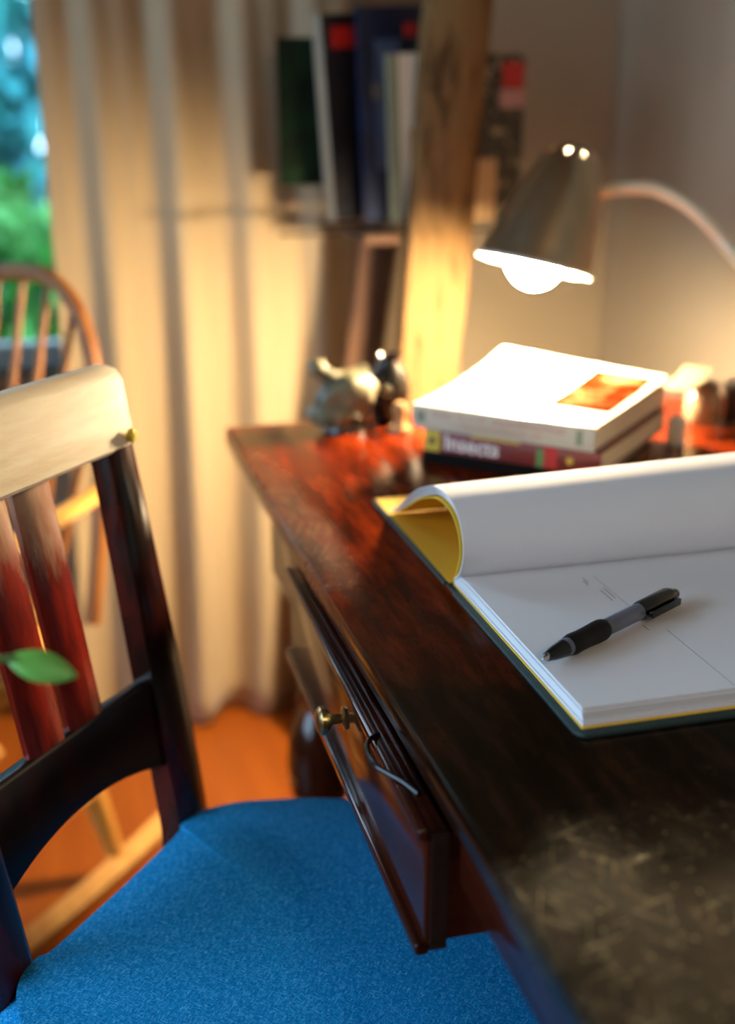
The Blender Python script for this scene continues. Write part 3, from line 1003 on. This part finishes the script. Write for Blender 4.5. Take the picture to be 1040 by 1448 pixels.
def lamp_shape(prof, n=36, skip=None, close=False):
    b_ = lathe(prof, n, LM, skip, close)
    inv = LM.inverted()
    for v in b_.verts:
        z = (inv @ v.co).z / SH
        v.co += off * max(0.0, z) ** 1.0
    return b_


holes = lambda i, k: i == 6 and k % 4 == 0
wpart('shade', lamp_shape(outer_p, skip=holes), 'brushed', lamp, recalc=True)
wpart('shade_lining', lamp_shape(inner_p, skip=holes), 'white_enamel', lamp)
wpart('shade_rim', lamp_shape([(RR * 0.965, 0.0), (RR * 1.03, 0.0), (RR * 1.03, 0.005), (RR * 0.965, 0.005)], close=True), 'white_enamel', lamp)
bulb_r = 0.040
bp_ = [(0.0, -0.030)] + [(bulb_r * math.sin(a), 0.010 - bulb_r * math.cos(a)) for a in [0.35, 0.7, 1.05, 1.4, 1.75, 2.1]] + [(0.016, 0.055), (0.0, 0.056)]
bulb = wpart('bulb', lamp_shape(bp_, 20), 'bulb', lamp)
wpart('bulb_socket', lamp_shape([(0, 0.054), (0.017, 0.054), (0.019, 0.10), (0, 0.10)], 16), 'white_enamel', lamp)
arm = [nearer(p, LK) for p in ((0.575, 1.709, 1.040), (0.605, 1.70, 1.0445), (0.64, 1.690, 1.0465), (0.6674, 1.6829, 1.043), (0.704, 1.667, 1.024), (0.7341, 1.6494, 0.9976), (0.762, 1.628, 0.962))]
arm = spline(arm + [Vector((0.710, 1.445, 0.93)), Vector((0.742, 1.40, 0.88)), Vector((0.764, 1.365, 0.82)), Vector((0.768, 1.355, DZ + 0.02))], 5)
wpart('arm', tube(arm, 0.0095, 12), 'cream_arm', lamp)
wpart('base', lathe([(0, 0.0003), (0.060, 0.0003), (0.060, 0.008), (0.054, 0.016), (0.018, 0.022), (0.013, 0.034), (0, 0.034)], 32, Matrix.Translation(LB)), 'brushed', lamp)

# ================================================================== small things on the desk
def lump(centre, rad, sub=3, amp=0.15, fr=3.0, mtx=None):
    b_ = bmesh.new()
    bmesh.ops.create_icosphere(b_, subdivisions=sub, radius=1.0)
    for v in b_.verts:
        n_ = mnoise.noise(v.co * fr + Vector(centre) * 30)
        q = v.co * (1 + amp * n_)
        v.co = Vector((q.x * rad[0], q.y * rad[1], q.z * rad[2]))
    if mtx:
        bmesh.ops.transform(b_, matrix=mtx, verts=b_.verts)
    bmesh.ops.translate(b_, vec=centre, verts=b_.verts)
    return b_


orn = thing('ceramic_ornament', 'mottled cream and olive glazed ornament at the far end of the desk', 'ornament', (0.155, 1.545, DZ))
obj('body', lump((0.004, 0, 0.045), (0.044, 0.032, 0.034), 3, 0.25, 2.2, Matrix.Rotation(-0.5, 4, 'Y')), 'ornament', orn)
obj('lower_body', lump((-0.014, -0.006, 0.024), (0.038, 0.030, 0.020), 3, 0.15, 2.2), 'ornament', orn)
obj('head', lump((-0.036, 0.0, 0.085), (0.014, 0.014, 0.012), 2, 0.15, 2.2), 'ornament', orn)
obj('neck', tube([(-0.034, 0, 0.082), (-0.02, 0, 0.072), (0.0, 0, 0.06)], [0.010, 0.011, 0.015], 10), 'ornament', orn)
obj('foot', lathe([(0, 0.0003), (0.030, 0.0003), (0.027, 0.009), (0.0, 0.009)], 20), 'dark_glaze', orn)

vase = thing('dark_vase', 'squat near-black glazed vase between the ornament and the driftwood post', 'vase', (0.222, 1.565, DZ))
obj('body', lathe([(0, 0.0003), (0.018, 0.0003), (0.026, 0.02), (0.030, 0.045), (0.025, 0.068), (0.016, 0.080), (0.014, 0.088), (0.018, 0.094), (0.015, 0.094), (0.011, 0.086), (0.0, 0.082)], 24), 'dark_glaze', vase)
obj('medallion', lathe([(0, 0), (0.008, 0), (0.007, 0.002), (0, 0.003)], 14, Matrix.Translation((-0.010, -0.027, 0.050)) @ Matrix.Rotation(PI / 2 + 0.1, 4, 'X')), 'ornament', vase)
peg = thing('wooden_peg', 'small pale turned wooden peg standing before the dark vase', 'peg', (0.2235, 1.515, DZ))
obj('shaft', lathe([(0, 0.006), (0.010, 0.006), (0.008, 0.014), (0.0065, 0.02), (0.009, 0.026), (0.0095, 0.032), (0.006, 0.039), (0, 0.041)], 16), 'tan_wood', peg)
obj('base', lathe([(0, 0.0003), (0.016, 0.0003), (0.015, 0.006), (0, 0.0065)], 20), 'tan_wood', peg)

cd = thing('candle_stub', 'short white candle stub standing right of the book pile', 'candle', (0.545, 1.355, DZ))
wx = M['wax'].node_tree.nodes['Principled BSDF']
wx.inputs['Subsurface Weight'].default_value = 1.0
wx.inputs['Subsurface Radius'].default_value = (0.03, 0.02, 0.012)
wx.inputs['Subsurface Scale'].default_value = 1.0
obj('wax', lathe([(0, 0.0003), (0.0115, 0.0003), (0.012, 0.03), (0.0112, 0.036), (0.008, 0.038), (0.003, 0.036), (0, 0.036)], 20), 'wax', cd)
obj('wick', tube([(0, 0, 0.035), (0.0005, 0, 0.043)], 0.0008, 6), 'black_wire', cd)
jar = thing('glass_jar', 'small amber glass jar at the back of the desk', 'jar', (0.640, 1.455, DZ))
obj('body', lathe([(0, 0.0003), (0.022, 0.0003), (0.025, 0.006), (0.025, 0.034), (0.020, 0.040), (0.018, 0.043), (0.015, 0.040), (0.021, 0.033), (0.021, 0.007), (0, 0.005)], 24), 'jar', jar)
obj('lid', lathe([(0, 0.0435), (0.020, 0.0435), (0.0205, 0.053), (0.018, 0.055), (0, 0.055)], 24), 'jar_lid', jar)
tin = thing('dark_tin', 'dark round tin beside the amber glass jar', 'tin', (0.703, 1.452, DZ))
obj('body', lathe([(0, 0.0003), (0.030, 0.0003), (0.031, 0.004), (0.031, 0.038), (0, 0.038)], 28), 'tin', tin)
obj('lid', lathe([(0, 0.0385), (0.0325, 0.0385), (0.0325, 0.049), (0.029, 0.052), (0, 0.052)], 28), 'tin', tin)
card = obj('paper_slip', sheet([(-0.045, 0.0), (-0.02, 0.002), (0.01, 0.006), (0.04, 0.016)], -0.02, 0.02, 0.0006), 'slip', None)
card.location = (0.607, 1.448, DZ + 0.0565)
card.rotation_euler = (0, 0, -0.9)
tag(card, 'cream paper slip resting on the lid of the amber jar', 'paper')

# ================================================================== leaning plank rack with magazines
rack = thing('magazine_rack', 'weathered driftwood plank rack standing behind the desk holding magazines', 'magazine rack', (0.27, 1.70, 0))


def plank(name, p_lo, p_hi, w, t_, m_, wav=0.004, seg_n=40):
    """rough sawn plank between two points (bottom and top centre), width along x"""
    b_ = bmesh.new()
    p_lo, p_hi = Vector(p_lo), Vector(p_hi)
    rings = []
    for k in range(seg_n + 1):
        c = p_lo.lerp(p_hi, k / seg_n)
        dx1 = wav * mnoise.noise(Vector((c.z * 9, p_lo.x * 10, 0)))
        dx2 = wav * mnoise.noise(Vector((c.z * 8, p_lo.x * 10, 5)))
        y0_, y1_ = c.y - t_ / 2, c.y + t_ / 2
        ch = 0.004
        pr_ = [(c.x - w / 2 + dx1, y0_ + ch), (c.x - w / 2 + dx1 + ch, y0_), (c.x + w / 2 + dx2 - ch, y0_), (c.x + w / 2 + dx2, y0_ + ch), (c.x + w / 2 + dx2, y1_), (c.x - w / 2 + dx1, y1_)]
        rings.append([b_.verts.new((q[0], q[1], c.z)) for q in pr_])
    for k in range(seg_n):
        for i in range(6):
            b_.faces.new((rings[k][i], rings[k][(i + 1) % 6], rings[k + 1][(i + 1) % 6], rings[k + 1][i]))
    b_.faces.new(rings[-1])
    b_.faces.new(list(reversed(rings[0])))
    return wpart(name, b_, m_, rack, angle=50)


RS = 1.17           # the rack stands this much farther than the desk end


def run_to(p, q, z):
    return p + (q - p) * ((z - p.z) / (q.z - p.z))


pa, pb = nearer((0.2955, 1.637, 0.747), RS), nearer((0.3345, 1.637, 1.2915), RS)
plank('front_plank', run_to(pa, pb, 0.0), run_to(pa, pb, 1.7), 0.105, 0.034, 'driftwood')
pc, pe = nearer((0.2735, 1.90, 0.768), RS * 0.92), nearer((0.3040, 1.90, 0.9865), RS * 0.92)
plank('rear_plank', run_to(pc, pe, 0.0), run_to(pc, pe, 0.955), 0.066, 0.028, 'dark_board')
wpart('cross_bar', box((0.285, 1.933, 0.948), (0.345, 2.075, 0.962), 0.002), 'dark_board', rack)
wpart('cross_bar', box((0.36, 1.933, 1.405), (0.42, 2.10, 1.425), 0.002), 'dark_board', rack)
wpart('wire', tube([(0.15, 1.945, 0.966), (0.56, 1.945, 0.966)], 0.0025, 8), 'black_wire', rack)
wpart('wire', tube([(0.24, 2.09, 0.966), (0.56, 2.09, 0.966)], 0.0025, 8), 'black_wire', rack)


def magazine(label, loc, rz, tilt, w, h, t_, cover, spine_m, prints=(), far=1.0):
    """spine at local x=0, cover faces local -y"""
    w, h, t_ = w * RS * far, h * RS * far, t_ * RS * far
    root = thing('magazine', label, 'magazine', nearer(loc, RS * far), rz, 'magazines in the plank rack')
    R = Matrix.Rotation(tilt, 4, 'Y')
    o = obj('pages', box((0.001, 0.0008, 0.001), (w - 0.001, t_ - 0.0008, h - 0.001), 0, 1, R), 'tan_page', root, smooth=False)
    obj('front_cover', box((0, 0, 0), (w, 0.0008, h), 0, 1, R), cover, root, smooth=False)
    obj('back_cover', box((0, t_ - 0.0008, 0), (w, t_, h), 0, 1, R), cover, root, smooth=False)
    obj('spine', box((-0.0006, 0, 0), (0.001, t_, h), 0, 1, R), spine_m, root, smooth=False)
    for (nm, x0, x1, z0, z1, m_) in prints:
        obj(nm, box((x0 * w, -0.0005, z0 * h), (x1 * w, 0.0002, z1 * h), 0, 1, R), m_, root, smooth=False)
    return root


magazine('dark forest-green magazine, leftmost in the plank rack', (0.129, 1.825, 1.0495), 0.0, 0.0, 0.10, 0.205, 0.006, 'mag_green', 'mag_green',
         (('cover_photo', 0.05, 0.6, 0.5, 0.92, 'mag_green'),), 0.975)
magazine('thick black magazine with ivory spine and red title', (0.186, 1.715, 1.006), 0.42, -0.085, 0.17, 0.272, 0.020, 'mag_black', 'mag_spine',
         (('title', 0.08, 0.42, 0.84, 0.94, 'red'), ('cover_strip', 0.02, 0.4, 0.0, 0.22, 'mag_black')))
magazine('navy magazine with a blue figure on its cover behind the cream booklet', (0.226, 1.695, 1.006), 0.30, -0.05, 0.16, 0.282, 0.008, 'mag_navy', 'mag_navy',
         (('cover_figure', 0.15, 0.40, 0.25, 0.85, 'mag_blue'), ('title', 0.45, 0.60, 0.86, 0.92, 'red'), ('badge', 0.12, 0.22, 0.58, 0.65, 'mag_spine')))
magazine('small cream booklet with orange photo and sage spine beside the plank', (0.258, 1.672, 1.006), 0.10, -0.045, 0.095, 0.222, 0.009, 'mag_cream', 'mag_sage',
         (('cover_spine_band', 0.0, 0.16, 0.0, 1.0, 'mag_sage'), ('cover_photo', 0.30, 0.75, 0.22, 0.56, 'mag_orange'), ('cover_strip', 0.25, 0.65, 0.0, 0.24, 'mag_pink')))
magazine('dark floral magazine poking out to the right of the plank', (0.338, 1.700, 1.006), 0.0, 0.0, 0.120, 0.225, 0.006, 'mag_flower', 'mag_black',
         (('title', 0.72, 0.98, 0.80, 0.95, 'red'), ('cover_photo', 0.70, 1.0, 0.68, 0.79, 'mag_pink')))
magazine('tan booklet edge peeping from behind the plank, right side', (0.335, 1.672, 1.006), 0.12, 0.0, 0.078, 0.085, 0.008, 'tan_page', 'tan_page')

# ================================================================== the dark chair with the denim seat
CANG = math.radians(50)
A_ = Vector((math.cos(CANG), math.sin(CANG), 0))        # along the backrest, towards the far stile
Fc = Vector((A_.y, -A_.x, 0))       # facing direction
S1 = Vector((-0.127, 1.088, 0))
CHW = 0.26
CO = S1 - A_ * (CHW / 2)
chair = thing('side_chair', 'dark oxblood wooden side chair with worn top rail and blue denim seat', 'chair', (CO.x, CO.y, 0), math.atan2(Fc.y, Fc.x))
# local: x forward, y towards the far stile, z up
hw = CHW / 2


def back_pt(y, z):
    """a point on the raked backrest plane"""
    r_ = max(0.0, z - 0.45)
    k = y / hw
    return Vector((-0.076 * (r_ / 0.42) ** 1.1 - 0.004 - 0.002 * (1 - k * k), y * (1 + 0.10 * r_ / 0.42), z))


seat_poly = []
SEAT_OUT = [(-0.002, 0.10), (-0.008, 0.118), (-0.004, 0.145), (0.010, 0.168), (0.036, 0.191), (0.068, 0.210), (0.101, 0.227), (0.136, 0.240), (0.20, 0.255), (0.28, 0.255), (0.36, 0.22), (0.42, 0.13), (0.44, 0.0)]
half = [Vector((p[0], p[1])) for p in SEAT_OUT]
half = spline([(0.0, 0.0)] + [tuple(p) for p in half], 4)
seat_poly = [(p.x, p.y) for p in half] + [(p.x, -p.y) for p in reversed(half[1:-1])]


def cushion(poly_, z_top, th, dome, rings_=9, inset_=0.022):
    b_ = bmesh.new()
    c = Vector((0.21, 0.0))
    loops = []
    for k in range(4):
        f_ = 1 - [0.02, 0.0, 0.004, 0.03][k] / 0.25
        z = z_top - th + th * [0, 0.25, 0.6, 0.9][k]
        loops.append([b_.verts.new((c.x + (p[0] - c.x) * f_, c.y + (p[1] - c.y) * f_, z)) for p in poly_])
    for k in range(1, rings_):
        f_ = (1 - 0.12) * (1 - k / rings_)
        if k == 1:
            f_ = 0.80
        f_ = [0, 0.93, 0.84, 0.70, 0.55, 0.40, 0.26, 0.14, 0.05][k]
        z = z_top + dome * (1 - f_ ** 2)
        loops.append([b_.verts.new((c.x + (p[0] - c.x) * f_, c.y + (p[1] - c.y) * f_, z)) for p in poly_])
    n = len(poly_)
    for a, b3 in zip(loops[:-1], loops[1:]):
        for i in range(n):
            b_.faces.new((a[i], a[(i + 1) % n], b3[(i + 1) % n], b3[i]))
    b_.faces.new(loops[-1])
    b_.faces.new(list(reversed(loops[0])))
    return b_


obj('seat', cushion(seat_poly, 0.480, 0.040, 0.016), 'denim', chair, angle=80)
fr_poly = [(0.21 + (p[0] - 0.21) * 0.93, p[1] * 0.93) for p in seat_poly]
obj('seat_frame', prism(fr_poly, 0.400, 0.4375), 'oxblack', chair)
for s in (1, -1):
    # back stile running down into the rear leg
    b_ = bmesh.new()
    rings = []
    for z in [0.0, 0.15, 0.3, 0.40, 0.47, 0.52, 0.57, 0.62, 0.68, 0.74, 0.80, 0.86]:
        p = back_pt(s * (hw + 0.006), max(z, 0.45))
        p.z = z
        if z < 0.4:
            p.x -= 0.07 * (0.4 - z) / 0.4
        wy = 0.025 if z < 0.62 else 0.025 - 0.007 * (z - 0.62) / 0.24
        wx = 0.017
        rings.append([b_.verts.new((p.x + a * wx, p.y + c * wy, p.z)) for a, c in ((-1, -0.7), (-0.7, -1), (0.7, -1), (1, -0.7), (1, 0.7), (0.7, 1), (-0.7, 1), (-1, 0.7))])
    for k in range(len(rings) - 1):
        for i in range(8):
            b_.faces.new((rings[k][i], rings[k][(i + 1) % 8], rings[k + 1][(i + 1) % 8], rings[k + 1][i]))
    b_.faces.new(rings[-1])
    b_.faces.new(list(reversed(rings[0])))
    obj('stile', b_, 'oxblood', chair, angle=50)
    obj('front_leg', lathe([(0, 0), (0.014, 0), (0.020, 0.10), (0.017, 0.14), (0.023, 0.2), (0.020, 0.36), (0.020, 0.39), (0, 0.39)], 14, Matrix.Translation((0.36, s * 0.17, 0))), 'oxblack', chair)
    obj('side_stretcher', tube([(-0.05, s * hw, 0.17), (0.36, s * 0.17, 0.17)], 0.010, 10), 'oxblack', chair)
# curved top rail
b_ = bmesh.new()
rings = []
for k in range(25):
    y = -0.166 + 0.332 * k / 24
    e = abs(y) / 0.166
    p0 = back_pt(y / 1.1, 0.854)
    p1 = back_pt(y / 1.1, 0.934)
    up = (p1 - p0).normalized()
    hgt = 0.083 * (1 - 0.03 * e * e)
    if e > 0.96:
        hgt *= 0.95
    th_ = 0.013
    base_ = p0 + Vector((0.008 - 0.004 * e * e, 0, 0))
    prof_ = [(-th_, 0.004), (-th_ + 0.004, 0), (th_ - 0.004, 0), (th_, 0.004), (th_, hgt - 0.012), (th_ - 0.005, hgt - 0.002), (0, hgt), (-th_ + 0.005, hgt - 0.002), (-th_, hgt - 0.012)]
    rings.append([b_.verts.new(base_ + Vector((a, 0, 0)) + up * c) for a, c in prof_])
n = len(rings[0])
for k in range(24):
    for i in range(n):
        b_.faces.new((rings[k][i], rings[k][(i + 1) % n], rings[k + 1][(i + 1) % n], rings[k + 1][i]))
b_.faces.new(rings[-1])
b_.faces.new(list(reversed(rings[0])))
tr = obj('top_rail', b_, 'worn_rail', chair, angle=50)
obj('screw_cap', lathe([(0, 0), (0.007, 0), (0.006, 0.004), (0, 0.006)], 12, Matrix.Translation(back_pt(0.1435, 0.866) + Vector((0.0195, 0, 0))) @ Matrix.Rotation(PI / 2, 4, 'Y')), 'gold_spot', tr)
# arched lower rail
b_ = bmesh.new()
rings = []
for k in range(21):
    y = -hw * 1.03 + 2 * hw * 1.03 * k / 20
    e = (y / hw) ** 2
    zl = 0.535 + 0.030 * (1 - e)
    zh = 0.630
    pl, ph = back_pt(y, zl), back_pt(y, zh)
    prof_ = [pl + Vector((-0.009, 0, 0)), pl + Vector((0.009, 0, 0)), ph + Vector((0.009, 0, -0.003)), ph + Vector((0.006, 0, 0)), ph + Vector((-0.006, 0, 0)), ph + Vector((-0.009, 0, -0.003))]
    rings.append([b_.verts.new(q) for q in prof_])
for k in range(20):
    for i in range(6):
        b_.faces.new((rings[k][i], rings[k][(i + 1) % 6], rings[k + 1][(i + 1) % 6], rings[k + 1][i]))
b_.faces.new(rings[-1])
b_.faces.new(list(reversed(rings[0])))
obj('lower_rail', b_, 'oxblack', chair, angle=50)
for yc in (0.0265, -0.0265):
    b_ = bmesh.new()
    rings = []
    for k in range(13):
        z = 0.620 + (0.862 - 0.620) * k / 12
        p = back_pt(yc, z)
        w_ = 0.0235 + 0.001 * (z - 0.6) / 0.25
        rings.append([b_.verts.new((p.x + a * 0.006, p.y + c * w_, z)) for a, c in ((-1, -0.85), (-0.5, -1), (0.5, -1), (1, -0.85), (1, 0.85), (0.5, 1), (-0.5, 1), (-1, 0.85))])
    for k in range(12):
        for i in range(8):
            b_.faces.new((rings[k][i], rings[k][(i + 1) % 8], rings[k + 1][(i + 1) % 8], rings[k + 1][i]))
    b_.faces.new(rings[-1])
    b_.faces.new(list(reversed(rings[0])))
    obj('slat', b_, 'worn_slat', chair, angle=50)

# ================================================================== the rocking chair
fr_ = Vector((-0.675, -0.738, 0))
rk = thing('rocking_chair', 'honey oak bow-back rocking chair with spindles by the window', 'rocking chair', (-0.340, 1.822, 0), math.atan2(fr_.y, fr_.x))
# local: x forward, y to the chair's own left (viewer's right)


def rpt(y, z):
    return Vector((-(z - 0.42) * 0.27, y, z))


RW = 0.195
bow = []
for k in range(33):
    a = PI * k / 32
    y = RW * math.copysign(abs(math.cos(a)) ** 0.75, math.cos(a))
    z = 0.44 + 0.485 * math.sin(a) ** 0.85
    bow.append(rpt(y, z))
obj('bow', tube(bow, 0.0125, 10), 'honey_dark', rk)
for k in range(7):
    y = -0.132 + 0.264 * k / 6
    zt = 0.44 + 0.485 * math.sqrt(max(0.0, 1 - (abs(y * 1.22) / RW) ** 2.6))
    p0, p1 = rpt(y * 0.85, 0.44), rpt(y * 1.15, zt)
    obj('spindle', tube([p0, p0.lerp(p1, 0.35), p1], [0.006, 0.0085, 0.005], 8), 'honey_dark', rk)
sp_ = [(0.19 + 0.23 * math.cos(a) * (1.0 if math.cos(a) > 0 else 0.95), 0.225 * math.sin(a)) for a in [2 * PI * k / 32 for k in range(32)]]
obj('seat', prism(sp_, 0.405, 0.440, bevel=0.008), 'honey', rk)
for s in (1, -1):
    obj('rear_leg', tube([(-0.01, s * 0.2, 0.045), (0.02, s * 0.19, 0.18), (0.04, s * 0.16, 0.41)], [0.014, 0.020, 0.015], 12), 'honey', rk)
    obj('front_leg', tube([(0.36, s * 0.2, 0.045), (0.34, s * 0.19, 0.18), (0.31, s * 0.16, 0.41)], [0.014, 0.020, 0.015], 12), 'honey', rk)
    run = []
    for k in range(21):
        x = -0.17 + 0.69 * k / 20
        run.append((x, s * 0.205, 0.024 + 0.20 * (x - 0.12) ** 2))
    obj('rocker', tube(run, 0.021, 4, 1.0), 'honey', rk, angle=20)
    arm_ = [rpt(s * 0.197, 0.635) + Vector((0.0, 0, 0)), Vector((0.10, s * 0.225, 0.632)), Vector((0.24, s * 0.235, 0.625)), Vector((0.31, s * 0.225, 0.622))]
    obj('arm', tube(spline(arm_, 5), 0.020, 10, 0.5), 'honey', rk)
    obj('arm_post', tube([(0.20, s * 0.20, 0.43), (0.215, s * 0.215, 0.52), (0.225, s * 0.228, 0.62)], [0.011, 0.016, 0.010], 10), 'honey', rk)
    obj('side_stretcher', tube([(0.01, s * 0.195, 0.17), (0.345, s * 0.195, 0.17)], 0.010, 10), 'honey', rk)

# ================================================================== leafy plant by the chair
pl = thing('potted_plant', 'leafy green potted plant reaching in front of the dark chair back', 'plant', (-0.86, 0.62, 0))
obj('pot', lathe([(0, 0), (0.09, 0), (0.125, 0.22), (0.135, 0.22), (0.135, 0.25), (0.12, 0.25), (0.115, 0.22), (0.0, 0.215)], 28), 'terracotta', pl)
obj('soil', lathe([(0, 0.216), (0.11, 0.216), (0.0, 0.228)], 24), 'soil', pl)


def leaf_bm(base_, direction, nrm, length, width):
    b2_ = bmesh.new()
    d = Vector(direction).normalized()
    s_ = d.cross(Vector(nrm)).normalized()
    nn = s_.cross(d).normalized()
    L_, C_, R_ = [], [], []
    for k in range(9):
        t_ = k / 8
        w_ = width * math.sin(PI * min(1, t_ * 0.96 + 0.03)) ** 0.8
        c = Vector(base_) + d * length * t_ - nn * (0.10 * length * t_ * t_)
        C_.append(b2_.verts.new(c))
        L_.append(b2_.verts.new(c + s_ * w_ + nn * w_ * 0.25))
        R_.append(b2_.verts.new(c - s_ * w_ + nn * w_ * 0.25))
    for k in range(8):
        b2_.faces.new((L_[k], L_[k + 1], C_[k + 1], C_[k]))
        b2_.faces.new((C_[k], C_[k + 1], R_[k + 1], R_[k]))
    return b2_


def add_leaf(base_, direction, nrm, length, width):
    o = obj('leaf', leaf_bm(base_, direction, nrm, length, width), 'leaf', pl, angle=180)
    sm = o.modifiers.new('blade', 'SOLIDIFY')
    sm.thickness = 0.0008
    return o


tipL = Vector((-0.2594, 0.6862, 0.8576)) - pl.location
stem_main = spline([(0.02, 0, 0.22), (0.10, 0.0, 0.50), (0.26, 0.03, 0.74), (0.42, 0.06, 0.855), tipL - Vector((0.03, 0, 0.001)), tipL], 5)
obj('stem', tube(stem_main, 0.0025, 8), 'stem', pl)
add_leaf(tipL - Vector((0.004, 0, 0)), (0.0345, -0.012, -0.0085), (-0.25, -0.75, 0.6), 0.042, 0.0095)
for (a, hgt, rad_) in ((1.7, 0.62, 0.12), (2.6, 0.75, 0.10), (3.6, 0.66, 0.16), (4.6, 0.7, 0.10), (0.9, 0.45, 0.12)):
    tip = Vector((rad_ * math.cos(a), rad_ * math.sin(a), hgt))
    obj('stem', tube(spline([(0, 0, 0.22), tip * 0.55 + Vector((0, 0, 0.12)), tip], 5), 0.0028, 8), 'stem', pl)
    add_leaf(tip, (math.cos(a), math.sin(a), 0.15), (0, 0, 1), 0.11, 0.025)

# ================================================================== ceiling lamp of the room (behind the camera)
cl = thing('ceiling_lamp', 'opal glass globe lamp hanging from the ceiling behind the desk chair', 'lamp', (0.30, -0.95, CZ))
obj('canopy', lathe([(0, -0.001), (0.06, -0.001), (0.055, -0.025), (0.01, -0.03), (0, -0.03)], 24), 'brass', cl)
obj('cord', tube([(0, 0, -0.03), (0, 0, -0.36)], 0.004, 8), 'black_wire', cl)
obj('globe', lathe([(0, -0.36), (0.05, -0.365)] + [(0.11 * math.sin(a), -0.47 + 0.11 * math.cos(a)) for a in [0.5 + 0.24 * k for k in range(11)]] + [(0, -0.58)], 24), 'ceil_glass', cl)
